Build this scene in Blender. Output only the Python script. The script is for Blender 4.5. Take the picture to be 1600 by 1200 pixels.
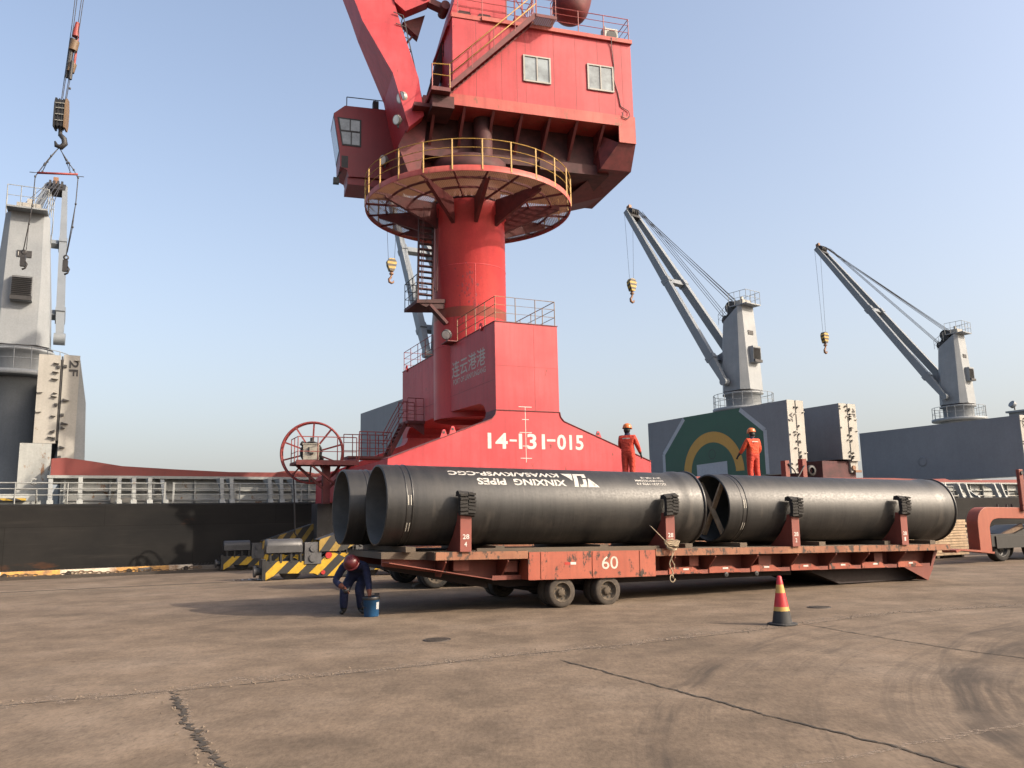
import bpy, bmesh, math, random
from mathutils import Vector, Matrix
for _o in list(bpy.data.objects): bpy.data.objects.remove(_o)
SC = bpy.context.scene
COL = SC.collection
R_ = math.radians
# ------------------------------------------------------------------ camera
cam = bpy.data.cameras.new('camera'); CAM = bpy.data.objects.new('camera', cam); COL.objects.link(CAM)
cam.sensor_width = 36; cam.lens = 36 * 1294 / 1600; cam.clip_end = 6000; cam.clip_start = .1
CAM.matrix_world = Matrix.Translation((0, 0, 1.62)) @ Matrix.Rotation(R_(90 + 9.32), 4, 'X') @ Matrix.Rotation(R_(-1.17), 4, 'Z')
SC.camera = CAM
# ------------------------------------------------------------------ light
SUN_AZ = math.atan2(.932, -.362)          # clockwise from +y
SUN_EL = R_(32.5)
W = bpy.data.worlds.new("World"); SC.world = W; W.use_nodes = True
nt = W.node_tree; bg = nt.nodes['Background']
sky = nt.nodes.new('ShaderNodeTexSky'); sky.sky_type = 'NISHITA'; sky.sun_disc = False
sky.sun_elevation = SUN_EL; sky.sun_rotation = SUN_AZ; sky.air_density = .9; sky.dust_density = 5.5; sky.ozone_density = 0; sky.altitude = 0
# pale ground haze whitening the sky towards the horizon
_tc = nt.nodes.new('ShaderNodeTexCoord'); _sx = nt.nodes.new('ShaderNodeSeparateXYZ'); nt.links.new(_tc.outputs['Generated'], _sx.inputs[0])
def _m(op, a, b):
    n = nt.nodes.new('ShaderNodeMath'); n.operation = op; n.use_clamp = op == 'SUBTRACT'
    for i, q in ((0, a), (1, b)):
        if isinstance(q, (int, float)): n.inputs[i].default_value = q
        else: nt.links.new(q, n.inputs[i])
    return n.outputs[0]
_f = _m('ADD', _m('MULTIPLY', _m('POWER', _m('SUBTRACT', 1., _sx.outputs[2]), 3.2), .62), .05)
_mx = nt.nodes.new('ShaderNodeMix'); _mx.data_type = 'RGBA'; nt.links.new(_f, _mx.inputs[0]); nt.links.new(sky.outputs[0], _mx.inputs[6]); _mx.inputs[7].default_value = (2.28, 2.30, 2.30, 1)
nt.links.new(_mx.outputs[2], bg.inputs[0]); bg.inputs[1].default_value = .15
sd = bpy.data.lights.new('sun', 'SUN'); sd.energy = 2.9; sd.angle = R_(.6); sd.color = (1, .86, .70)
so = bpy.data.objects.new('sun', sd); COL.objects.link(so)
sv = Vector((math.sin(SUN_AZ) * math.cos(SUN_EL), math.cos(SUN_AZ) * math.cos(SUN_EL), math.sin(SUN_EL)))
so.rotation_euler = sv.to_track_quat('Z', 'Y').to_euler()
so.location = sv * 200
SC.view_settings.view_transform = 'Standard'; SC.view_settings.look = 'None'; SC.view_settings.exposure = 1.1; SC.view_settings.gamma = 1
SC.cycles.max_bounces = 6; SC.cycles.transparent_max_bounces = 12

# ------------------------------------------------------------------ materials
def nmat(name):
    m = bpy.data.materials.new(name); m.use_nodes = True
    return m, m.node_tree.nodes, m.node_tree.links, m.node_tree.nodes['Principled BSDF']
def N(ns, t, **k):
    n = ns.new(t)
    for a, b in k.items(): setattr(n, a, b)
    return n
def ramp(ns, stops, interp='LINEAR'):
    r = ns.new('ShaderNodeValToRGB'); e = r.color_ramp.elements; r.color_ramp.interpolation = interp
    while len(e) < len(stops): e.new(.5)
    for i, (p, c) in enumerate(stops):
        e[i].position = p; e[i].color = (c if len(c) == 4 else (*c, 1)) if not isinstance(c, (int, float)) else (c, c, c, 1)
    return r
def noise(ns, ls, vec, scale, detail=5, rough=.6, mscale=None):
    if mscale:
        mp = ns.new('ShaderNodeMapping'); mp.inputs['Scale'].default_value = mscale; ls.new(vec, mp.inputs[0]); vec = mp.outputs[0]
    n = ns.new('ShaderNodeTexNoise'); n.inputs['Scale'].default_value = scale; n.inputs['Detail'].default_value = detail; n.inputs['Roughness'].default_value = rough
    ls.new(vec, n.inputs['Vector']); return n.outputs[0]
def mix(ns, ls, fac, a, b, mode='MIX'):
    m = ns.new('ShaderNodeMix'); m.data_type = 'RGBA'; m.blend_type = mode
    for s, v in ((0, fac), (6, a), (7, b)):
        if isinstance(v, (int, float)): m.inputs[s].default_value = v
        elif isinstance(v, tuple): m.inputs[s].default_value = (*v[:3], 1)
        else: ls.new(v, m.inputs[s])
    return m.outputs[2]
def mul(c, k): return tuple(min(1, x * k) for x in c)
def paint(name, col, rough=.5, var=.25, rust=None, rust_amt=.0, streak=.25, bump=.05, fade=None, metal=0., scale=1., spec=.5, k=.6):
    """weathered paint: broad fading, vertical run streaks, rust or chipped spots"""
    col = mul(col, k); fade = mul(fade, k) if fade else None; rust = mul(rust or (.12, .045, .02), k)
    m, ns, ls, b = nmat(name)
    tc = ns.new('ShaderNodeTexCoord'); v = tc.outputs['Object']
    big = noise(ns, ls, v, .45 * scale, 4)
    r1 = ramp(ns, [(.35, 0.), (.7, 1.)]); ls.new(big, r1.inputs[0])
    c = mix(ns, ls, r1.outputs[0], mul(col, 1 - var), fade if fade else mul(col, 1 + var * .6))
    if streak > 0:
        st = noise(ns, ls, v, 1.0 * scale, 5, .65, (5, 5, .35))
        r2 = ramp(ns, [(.45, 0.), (.75, 1.)]); ls.new(st, r2.inputs[0])
        f = ns.new('ShaderNodeMath'); f.operation = 'MULTIPLY'; ls.new(r2.outputs[0], f.inputs[0]); f.inputs[1].default_value = streak
        c = mix(ns, ls, f.outputs[0], c, mul(col, .45))
    fine = noise(ns, ls, v, 14 * scale, 6, .7)
    r3 = ramp(ns, [(.3, .86), (.7, 1.08)]); ls.new(fine, r3.inputs[0])
    c = mix(ns, ls, 1., c, r3.outputs[0], 'MULTIPLY')
    if rust_amt > 0:
        rn = noise(ns, ls, v, 2.2 * scale, 9, .72, (1, 1, .6))
        t = .72 - rust_amt * .3
        r4 = ramp(ns, [(t, 0.), (t + .05, 1.)]); ls.new(rn, r4.inputs[0])
        c = mix(ns, ls, r4.outputs[0], c, rust)
    ls.new(c, b.inputs['Base Color'])
    rr = ramp(ns, [(.2, max(.05, rough - .12)), (.8, min(1, rough + .15))]); ls.new(fine, rr.inputs[0]); ls.new(rr.outputs[0], b.inputs['Roughness'])
    b.inputs['Metallic'].default_value = metal
    b.inputs['Specular IOR Level'].default_value = spec
    if bump:
        bp = ns.new('ShaderNodeBump'); bp.inputs['Strength'].default_value = bump; bp.inputs['Distance'].default_value = .02
        ls.new(big, bp.inputs['Height']); ls.new(bp.outputs[0], b.inputs['Normal'])
    return m
def plain(name, col, rough=.6, metal=0., var=.2, scale=8., k=.6):
    col = mul(col, k)
    m, ns, ls, b = nmat(name)
    tc = ns.new('ShaderNodeTexCoord')
    n = noise(ns, ls, tc.outputs['Object'], scale, 5)
    r = ramp(ns, [(.3, mul(col, 1 - var)), (.7, mul(col, 1 + var))]); ls.new(n, r.inputs[0])
    ls.new(r.outputs[0], b.inputs['Base Color']); b.inputs['Roughness'].default_value = rough; b.inputs['Metallic'].default_value = metal
    return m
def glass(name, col=(.25, .3, .32), rough=.08):
    m, ns, ls, b = nmat(name)
    tc = ns.new('ShaderNodeTexCoord')
    n = noise(ns, ls, tc.outputs['Object'], 1.7, 3)
    r = ramp(ns, [(.35, mul(col, .6)), (.65, mul(col, 1.3))]); ls.new(n, r.inputs[0])
    ls.new(r.outputs[0], b.inputs['Base Color']); b.inputs['Roughness'].default_value = rough; b.inputs['Specular IOR Level'].default_value = .9
    return m
def meshfloor(name, col, cell=.055, open_=.5):
    """expanded metal: real holes in the sheet, seen as a fine grid"""
    m, ns, ls, b = nmat(name)
    b.inputs['Base Color'].default_value = (*col, 1); b.inputs['Roughness'].default_value = .7
    tc = ns.new('ShaderNodeTexCoord'); mp = ns.new('ShaderNodeMapping'); mp.inputs['Scale'].default_value = (1 / cell,) * 3
    mp.inputs['Rotation'].default_value = (0, 0, .6)
    ls.new(tc.outputs['Object'], mp.inputs[0])
    sx = ns.new('ShaderNodeSeparateXYZ'); ls.new(mp.outputs[0], sx.inputs[0])
    def frac(o):
        f = ns.new('ShaderNodeMath'); f.operation = 'FRACT'; ls.new(o, f.inputs[0])
        g = ns.new('ShaderNodeMath'); g.operation = 'LESS_THAN'; ls.new(f.outputs[0], g.inputs[0]); g.inputs[1].default_value = open_
        return g.outputs[0]
    a = ns.new('ShaderNodeMath'); a.operation = 'MULTIPLY'; ls.new(frac(sx.outputs[0]), a.inputs[0]); ls.new(frac(sx.outputs[1]), a.inputs[1])
    tr = ns.new('ShaderNodeBsdfTransparent'); mx = ns.new('ShaderNodeMixShader')
    tl_ = ns.new('ShaderNodeBsdfTranslucent'); tl_.inputs[0].default_value = (.20, .10, .06, 1); m0 = ns.new('ShaderNodeMixShader'); m0.inputs[0].default_value = .5; ls.new(b.outputs[0], m0.inputs[1]); ls.new(tl_.outputs[0], m0.inputs[2])
    ls.new(a.outputs[0], mx.inputs[0]); ls.new(m0.outputs[0], mx.inputs[1]); ls.new(tr.outputs[0], mx.inputs[2])
    ls.new(mx.outputs[0], ns['Material Output'].inputs[0])
    return m
def stripes(name, a, b_, period, ang, rough=.55, duty=.5):
    """hazard stripes in object space on the x-z plane"""
    a, b_ = mul(a, .6), mul(b_, .7)
    m, ns, ls, b = nmat(name)
    tc = ns.new('ShaderNodeTexCoord'); v = tc.outputs['Object']
    sx = ns.new('ShaderNodeSeparateXYZ'); ls.new(v, sx.inputs[0])
    def ma(op, x, y):
        n = ns.new('ShaderNodeMath'); n.operation = op
        for i, q in ((0, x), (1, y)):
            if isinstance(q, (int, float)): n.inputs[i].default_value = q
            else: ls.new(q, n.inputs[i])
        return n.outputs[0]
    t = ma('ADD', ma('MULTIPLY', sx.outputs[0], math.cos(ang)), ma('MULTIPLY', sx.outputs[2], math.sin(ang)))
    f = ma('FRACT', ma('ADD', ma('DIVIDE', t, period), 50.), 0.)
    g = ma('LESS_THAN', f, duty)
    n1 = noise(ns, ls, v, 6, 6); r = ramp(ns, [(.3, .72), (.7, 1.05)]); ls.new(n1, r.inputs[0])
    c = mix(ns, ls, g, b_, a); c = mix(ns, ls, 1., c, r.outputs[0], 'MULTIPLY')
    n2 = noise(ns, ls, v, 9, 8, .7); r2 = ramp(ns, [(.62, 0.), (.68, 1.)]); ls.new(n2, r2.inputs[0])
    c = mix(ns, ls, r2.outputs[0], c, (.03, .028, .025))
    ls.new(c, b.inputs['Base Color']); b.inputs['Roughness'].default_value = rough
    return m

RED = (.42, .031, .042)
M = {}
M['red'] = paint('crane_red_paint', RED, .5, .20, (.13, .025, .022), .30, .5, .04, fade=(.47, .057, .066), spec=.35, k=1)
M['redpale'] = paint('crane_red_sunbleached', (.40, .055, .048), .55, .12, (.20, .07, .045), .45, .5, .04, fade=(.38, .11, .085), spec=.35, k=1)
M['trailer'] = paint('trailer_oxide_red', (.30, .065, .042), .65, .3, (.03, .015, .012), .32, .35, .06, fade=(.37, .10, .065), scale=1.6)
M['trailer_lit'] = paint('trailer_sunlit_red', (.47, .088, .042), .6, .2, (.045, .02, .012), .56, .35, .06, fade=(.50, .125, .065), scale=2.2)  # sunlit copy of the trailer red, its brightness put into the colour
M['rim'] = paint('trailer_worn_rim', (.40, .13, .06), .7, .35, (.05, .03, .02), .65, .4, .08, fade=(.42, .19, .10), scale=2.5)
M['underdark'] = paint('dark_underside', (.035, .02, .018), .8, .3, None, 0, .2)  # dark colour for the parts beneath the trailer decks
M['stake'] = paint('stake_brick_red', (.29, .065, .045), .6, .2, (.09, .03, .02), .25, .2, .03, scale=2)
M['wood'] = paint('dunnage_wood', (.16, .12, .085), .85, .4, None, 0, .3)
M['plank'] = plain('sawn_plank', (.58, .42, .27), .85, 0, .35, 5)
M['rubber'] = plain('tyre_rubber', (.022, .02, .018), .85, 0, .4, 20)
M['dustyrubber'] = plain('dusty_tyre', (.075, .06, .047), .9, 0, .35, 12)
M['rimdust'] = plain('dusty_wheel_rim', (.11, .085, .06), .85, 0, .4, 14)
M['white'] = plain('white_paint', (.72, .70, .66), .6, 0, .12, 14)
M['offwhite'] = plain('aged_white_paint', (.6, .57, .5), .65, 0, .2, 10)
M['black'] = plain('black_paint', (.018, .018, .019), .5, 0, .4)
M['dark'] = plain('dark_steel', (.035, .033, .034), .6, 0, .3)
M['cable'] = plain('wire_rope', (.05, .048, .05), .6, 0, .2, 30)
M['yellow'] = plain('railing_yellow', (.52, .30, .055), .6, 0, .25, 6)
M['railbrown'] = plain('weathered_rail', (.30, .19, .11), .7, 0, .3, 9)
M['redrail'] = plain('red_railing', (.34, .05, .045), .6, 0, .3, 9)
M['darkred'] = plain('dark_and_shaded_red', (.17, .028, .03), .65, 0, .35, 3)  # dark red; boom bracket and counterweight box carry their shade in it
M['deepred'] = plain('deep_and_shaded_red', (.085, .020, .022), .75, 0, .5, 2)  # deep red steel; under the house the shade is put into this colour
M['grey'] = paint('ship_crane_grey', (.33, .36, .385), .5, .12, (.2, .13, .08), .04, .16, .03, fade=(.38, .405, .42))
M['cream'] = paint('hatch_end_cream', (.46, .445, .40), .55, .1, (.22, .12, .06), .22, .2, .03, fade=(.52, .50, .455))
M['panel'] = paint('hatch_cover_grey', (.225, .24, .27), .55, .1, None, 0, .14, .03, fade=(.24, .255, .285), scale=.5)
M['hullgrey'] = paint('coaming_grey', (.50, .52, .50), .6, .2, (.27, .14, .07), .42, .3, .04)
M['coamred'] = paint('coaming_red_oxide', (.27, .05, .042), .65, .22, (.40, .18, .1), .22, .2, .04)
M['stay'] = paint('coaming_stay_white', (.40, .42, .41), .6, .12, (.35, .17, .08), .25, .2, .03)
M['glass'] = glass('window_glass', (.16, .19, .20))
M['cabglass'] = glass('cab_glass', (.13, .15, .15), .05)
M['hook'] = paint('hook_rust_orange', (.34, .17, .09), .6, .3, (.2, .07, .03), .4, 0, .05, scale=4)
M['sandplate'] = paint('hook_cheek_tan', (.24, .15, .08), .6, .25, (.06, .04, .03), .3, 0, .05, scale=3)
M['haz'] = stripes('hazard_stripes', (.72, .44, .02), (.022, .022, .022), .46, -.80)
M['haz_old'] = stripes('faded_hazard_stripes', (.42, .27, .05), (.03, .028, .026), .42, -.62, duty=.45)
M['haz_block'] = stripes('hook_block_stripes', (.66, .42, .08), (.06, .05, .04), .34, 1.25)
M['haz_small'] = stripes('small_hazard', (.62, .40, .04), (.03, .03, .03), .2, 1.2)
M['meshfloor'] = meshfloor('expanded_metal', (.12, .05, .035), .075, .55)
M['cabshade'] = paint('cab_shaded_red', (.20, .016, .022), .5, .15, None, 0, .2, .03, k=1)  # crane red darkened, the cab's shade put into its colour
M['greyjib'] = paint('jib_grey', (.27, .30, .325), .5, .1, None, 0, .12, .0)
M['green'] = paint('emblem_green', (.022, .105, .062), .5, .12, None, 0, .1, .02, scale=.5)
M['ochre'] = paint('emblem_ochre', (.62, .34, .045), .5, .1, None, 0, .1, .02, scale=.5)
M['emblemgrey'] = paint('emblem_pale_grey', (.48, .52, .58), .5, .1, None, 0, .1, .02, scale=.5)
M['machine'] = plain('machine_grey', (.10, .10, .105), .55, 0, .35, 6)
M['motor'] = paint('motor_hood_grey', (.085, .085, .09), .45, .3, (.2, .2, .2), .3, .5, .03, scale=4)
M['boxcream'] = plain('control_box_cream', (.56, .53, .44), .6, 0, .15, 8)
M['truck'] = paint('gooseneck_orange_red', (.40, .088, .045), .55, .2, (.09, .04, .03), .2, .25, .04, fade=(.44, .12, .065), scale=1.5)
M['bell'] = paint('pipe_black_coating', (.017, .0165, .016), .36, .25, None, 0, 0, .02, spec=.55)
M['lining'] = plain('cement_lining', (.13, .135, .135), .85, 0, .2, 4)
M['bucket'] = plain('blue_bucket', (.012, .085, .21), .45, 0, .2)
M['lamp'] = plain('floodlight_grey', (.42, .42, .38), .4, .2, .15)
M['lens'] = glass('floodlight_lens', (.55, .55, .5), .1)
M['skin'] = plain('skin', (.22, .10, .065), .6, 0, .1)
M['orange'] = plain('orange_workwear', (.75, .075, .018), .8, 0, .14, 9)
M['orange2'] = plain('red_workwear', (.66, .05, .022), .8, 0, .14, 9)
M['blue'] = plain('navy_workwear', (.008, .014, .060), .85, 0, .3, 9)
M['glove'] = plain('dark_glove', (.03, .032, .035), .8)
M['brownglove'] = plain('brown_glove', (.22, .065, .035), .8)
M['boot'] = plain('black_boot', (.015, .015, .015), .6)
M['navyscarf'] = plain('navy_collar', (.02, .02, .06), .85)
M['hat_orange'] = plain('orange_helmet', (.78, .20, .045), .35, 0, .06)
M['hat_red'] = plain('dark_red_helmet', (.12, .012, .016), .4, 0, .1)
M['conered'] = plain('cone_red', (.62, .022, .03), .5, 0, .15)
M['coneyellow'] = plain('cone_yellow', (.66, .40, .10), .5, 0, .15)
M['coneblack'] = plain('cone_black_rubber', (.028, .028, .03), .7, 0, .3)
M['rope'] = plain('tan_rope', (.48, .38, .26), .9, 0, .2, 40)
M['ropewhite'] = plain('rope_white', (.5, .46, .4), .9)
M['iron'] = plain('cast_iron', (.055, .042, .032), .7, 0, .3, 20)
M['litter'] = plain('plastic_sheet', (.5, .53, .56), .5)

def cloth(m):
    ns, ls = m.node_tree.nodes, m.node_tree.links; b = ns['Principled BSDF']; tc = ns.new('ShaderNodeTexCoord')
    bp = ns.new('ShaderNodeBump'); bp.inputs['Strength'].default_value = .9; bp.inputs['Distance'].default_value = .035
    ls.new(noise(ns, ls, tc.outputs['Object'], 1.0, 3, .55, (9, 9, 14)), bp.inputs['Height']); ls.new(bp.outputs[0], b.inputs['Normal'])
for _k in ('orange', 'orange2', 'blue'): cloth(M[_k])
def pipe_mat():
    m, ns, ls, b = nmat('bituminous_black_pipe')
    tc = ns.new('ShaderNodeTexCoord'); v = tc.outputs['Object']
    a = noise(ns, ls, v, 1.0, 4, .6, (9, .5, .5)); r = ramp(ns, [(.40, (.0085, .0084, .0083)), (.62, (.017, .0163, .0156))]); ls.new(a, r.inputs[0])
    d = noise(ns, ls, v, 1.4, 7, .65); r2 = ramp(ns, [(.50, 0.), (.78, 1.)]); ls.new(d, r2.inputs[0])
    c = mix(ns, ls, r2.outputs[0], r.outputs[0], (.029, .026, .0225))
    # scuffed bands round the barrel, left by the casting machine
    s = noise(ns, ls, v, 1.0, 2, .5, (3.2, .9, .9)); r3 = ramp(ns, [(.66, 0.), (.74, 1.)]); ls.new(s, r3.inputs[0])
    f = ns.new('ShaderNodeMath'); f.operation = 'MULTIPLY'; ls.new(r3.outputs[0], f.inputs[0]); f.inputs[1].default_value = .55
    c = mix(ns, ls, f.outputs[0], c, (.06, .053, .045))
    ls.new(c, b.inputs['Base Color'])
    n2 = noise(ns, ls, v, 26, 5, .7); rr = ramp(ns, [(.3, .42), (.7, .60)]); ls.new(n2, rr.inputs[0]); ls.new(rr.outputs[0], b.inputs['Roughness'])
    b.inputs['Specular IOR Level'].default_value = .62
    bp = ns.new('ShaderNodeBump'); bp.inputs['Strength'].default_value = .12; bp.inputs['Distance'].default_value = .02
    n3 = noise(ns, ls, v, 1.0, 6, .6, (14, 3, 3)); ls.new(n3, bp.inputs['Height']); ls.new(bp.outputs[0], b.inputs['Normal'])
    return m
M['pipe'] = pipe_mat()
def hull_mat():
    m, ns, ls, b = nmat('black_hull_plating')
    tc = ns.new('ShaderNodeTexCoord'); v = tc.outputs['Object']
    a = noise(ns, ls, v, .5, 6, .65, (.5, 1, 1)); r = ramp(ns, [(.35, (.011, .0112, .0115)), (.7, (.022, .0208, .0195))]); ls.new(a, r.inputs[0])
    s = noise(ns, ls, v, 1.0, 6, .7, (.25, 1, 5)); r2 = ramp(ns, [(.55, 0.), (.8, .8)]); ls.new(s, r2.inputs[0])
    c = mix(ns, ls, r2.outputs[0], r.outputs[0], (.032, .0295, .027))
    g = noise(ns, ls, v, 1.0, 7, .7, (.32, 1, 1.1)); r3 = ramp(ns, [(.62, 0.), (.74, .85)]); ls.new(g, r3.inputs[0])
    c = mix(ns, ls, r3.outputs[0], c, (.075, .032, .016))
    # plate seams
    br = ns.new('ShaderNodeTexBrick'); br.inputs['Scale'].default_value = 1; br.inputs['Mortar Size'].default_value = .008
    br.inputs['Brick Width'].default_value = 6; br.inputs['Row Height'].default_value = 1.7
    mp = ns.new('ShaderNodeMapping'); mp.inputs['Rotation'].default_value = (R_(90), 0, 0); ls.new(v, mp.inputs[0]); ls.new(mp.outputs[0], br.inputs['Vector'])
    br.inputs['Color1'].default_value = (1, 1, 1, 1); br.inputs['Color2'].default_value = (.86, .86, .86, 1); br.inputs['Mortar'].default_value = (.45, .45, .45, 1)
    c = mix(ns, ls, 1., c, br.outputs[0], 'MULTIPLY')
    ls.new(c, b.inputs['Base Color']); b.inputs['Roughness'].default_value = .8; b.inputs['Specular IOR Level'].default_value = .12
    bp = ns.new('ShaderNodeBump'); bp.inputs['Strength'].default_value = .15; bp.inputs['Distance'].default_value = .05; ls.new(a, bp.inputs['Height']); ls.new(bp.outputs[0], b.inputs['Normal'])
    return m
M['hull'] = hull_mat()
def kerb_mat():
    m, ns, ls, b = nmat('painted_quay_kerb')
    tc = ns.new('ShaderNodeTexCoord'); v = tc.outputs['Object']
    sx = ns.new('ShaderNodeSeparateXYZ'); ls.new(v, sx.inputs[0])
    d = ns.new('ShaderNodeMath'); d.operation = 'DIVIDE'; ls.new(sx.outputs[0], d.inputs[0]); d.inputs[1].default_value = 3.4
    f = ns.new('ShaderNodeMath'); f.operation = 'FRACT'; ls.new(d.outputs[0], f.inputs[0])
    g = ns.new('ShaderNodeMath'); g.operation = 'LESS_THAN'; ls.new(f.outputs[0], g.inputs[0]); g.inputs[1].default_value = .5
    c = mix(ns, ls, g.outputs[0], (.50, .43, .34), (.50, .27, .07))
    n = noise(ns, ls, v, 2.5, 8, .7); r = ramp(ns, [(.45, 0.), (.65, 1.)]); ls.new(n, r.inputs[0])
    c = mix(ns, ls, r.outputs[0], c, (.22, .13, .07))
    ls.new(c, b.inputs['Base Color']); b.inputs['Roughness'].default_value = .85
    return m
M['kerb'] = kerb_mat()
def ground_mat():
    m, ns, ls, b = nmat('worn_concrete')
    tc = ns.new('ShaderNodeTexCoord'); v = tc.outputs['Object']
    def ma(op, x, y=0.):
        n = ns.new('ShaderNodeMath'); n.operation = op
        for i, q in ((0, x), (1, y)):
            if isinstance(q, (int, float)): n.inputs[i].default_value = q
            else: ls.new(q, n.inputs[i])
        return n.outputs[0]
    base = (.130, .097, .069); dark = (.096, .072, .051); lite = (.160, .124, .093)
    a = noise(ns, ls, v, .35, 6, .62); r = ramp(ns, [(.36, dark), (.5, base), (.68, lite)]); ls.new(a, r.inputs[0])
    st = noise(ns, ls, v, 1.0, 9, .74, (1.5, 1.25, 1)); r1 = ramp(ns, [(.36, .70), (.64, 1.18)]); ls.new(st, r1.inputs[0])
    c = mix(ns, ls, 1., r.outputs[0], r1.outputs[0], 'MULTIPLY')
    # pale scuffs and dark oil blots
    sc = noise(ns, ls, v, 1.0, 9, .76, (2.6, 2.2, 1)); r2 = ramp(ns, [(.56, 0.), (.72, .6)]); ls.new(sc, r2.inputs[0])
    c = mix(ns, ls, r2.outputs[0], c, (.17, .13, .098))
    sc2 = noise(ns, ls, v, 1.0, 9, .78, (7, 4.2, 1)); r22 = ramp(ns, [(.58, 0.), (.67, .7)]); ls.new(sc2, r22.inputs[0])
    c = mix(ns, ls, r22.outputs[0], c, (.052, .038, .027))
    # grit
    g = noise(ns, ls, v, 1.0, 7, .82, (26, 10, 1)); r3 = ramp(ns, [(.30, .60), (.5, 1.), (.72, 1.32)]); ls.new(g, r3.inputs[0])
    c = mix(ns, ls, 1., c, r3.outputs[0], 'MULTIPLY')
    # curved tyre scrubbing marks: rubber left by vehicles turning round two centres
    for (cx, cy, r0, r1_, fq, amt) in ((11.3, 4.3, 6.3, 10.9, 1.5, .85), (12.6, 5.2, 5.6, 9.2, 2.6, .5), (11.3, 4.3, 6.8, 10.4, 7.0, .28)):
        sub = ns.new('ShaderNodeVectorMath'); sub.operation = 'SUBTRACT'; ls.new(v, sub.inputs[0]); sub.inputs[1].default_value = (cx, cy, 0)
        ln = ns.new('ShaderNodeVectorMath'); ln.operation = 'LENGTH'; ls.new(sub.outputs[0], ln.inputs[0])
        wob = noise(ns, ls, v, .5, 2); dist = ma('ADD', ln.outputs['Value'], ma('MULTIPLY', wob, .22))
        cb = ns.new('ShaderNodeCombineXYZ'); ls.new(ma('MULTIPLY', dist, fq), cb.inputs[0])
        ang = noise(ns, ls, v, .35, 2); ls.new(ma('MULTIPLY', ang, .9), cb.inputs[1])
        bn = noise(ns, ls, cb.outputs[0], 1.0, 5, .7); rb = ramp(ns, [(.50, 0.), (.60, 1.)]); ls.new(bn, rb.inputs[0])
        win = ma('MULTIPLY', ma('GREATER_THAN', dist, r0), ma('LESS_THAN', dist, r1_))
        patch = noise(ns, ls, v, .6, 4); rp = ramp(ns, [(.33, 0.), (.5, 1.)]); ls.new(patch, rp.inputs[0])
        f = ma('MULTIPLY', ma('MULTIPLY', rb.outputs[0], win), ma('MULTIPLY', rp.outputs[0], amt))
        c = mix(ns, ls, f, c, (.042, .033, .026))
    ls.new(c, b.inputs['Base Color']); b.inputs['Roughness'].default_value = .9; b.inputs['Specular IOR Level'].default_value = .25
    bp = ns.new('ShaderNodeBump'); bp.inputs['Strength'].default_value = .35; bp.inputs['Distance'].default_value = .01
    hb = noise(ns, ls, v, 18, 8, .75); ls.new(hb, bp.inputs['Height']); ls.new(bp.outputs[0], b.inputs['Normal'])
    return m
M['ground'] = ground_mat()
def crack_mat():
    m, ns, ls, b = nmat('joint_dirt')
    tc = ns.new('ShaderNodeTexCoord'); n = noise(ns, ls, tc.outputs['Object'], 7, 6, .7)
    r = ramp(ns, [(.35, (.014, .011, .008)), (.65, (.055, .042, .03))]); ls.new(n, r.inputs[0]); ls.new(r.outputs[0], b.inputs['Base Color']); b.inputs['Roughness'].default_value = .95
    return m
M['crack'] = crack_mat()
def seam_mat(name, amt, col):
    m, ns, ls, b = nmat(name)
    tc = ns.new('ShaderNodeTexCoord'); v = tc.outputs['Object']
    n = noise(ns, ls, v, 24, 8, .75); r = ramp(ns, [(amt, 0.), (amt + .10, .8)]); ls.new(n, r.inputs[0])
    n2 = noise(ns, ls, v, 30, 4); r2 = ramp(ns, [(.3, mul(col, .45)), (.6, mul(col, 1.15))]); ls.new(n2, r2.inputs[0])
    ls.new(r2.outputs[0], b.inputs['Base Color']); b.inputs['Roughness'].default_value = .95
    tr = ns.new('ShaderNodeBsdfTransparent'); mx = ns.new('ShaderNodeMixShader'); ls.new(r.outputs[0], mx.inputs[0]); ls.new(tr.outputs[0], mx.inputs[1]); ls.new(b.outputs[0], mx.inputs[2])
    ls.new(mx.outputs[0], ns['Material Output'].inputs[0])
    return m
M['seam'] = seam_mat('crumbled_seam', .45, (.20, .155, .118))
M['lane'] = seam_mat('worn_white_line', .47, (.24, .22, .19))
m_, ns_, ls_, b_ = nmat('harbour_water'); b_.inputs['Base Color'].default_value = (.03, .045, .04, 1); b_.inputs['Roughness'].default_value = .12; M['water'] = m_

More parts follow.
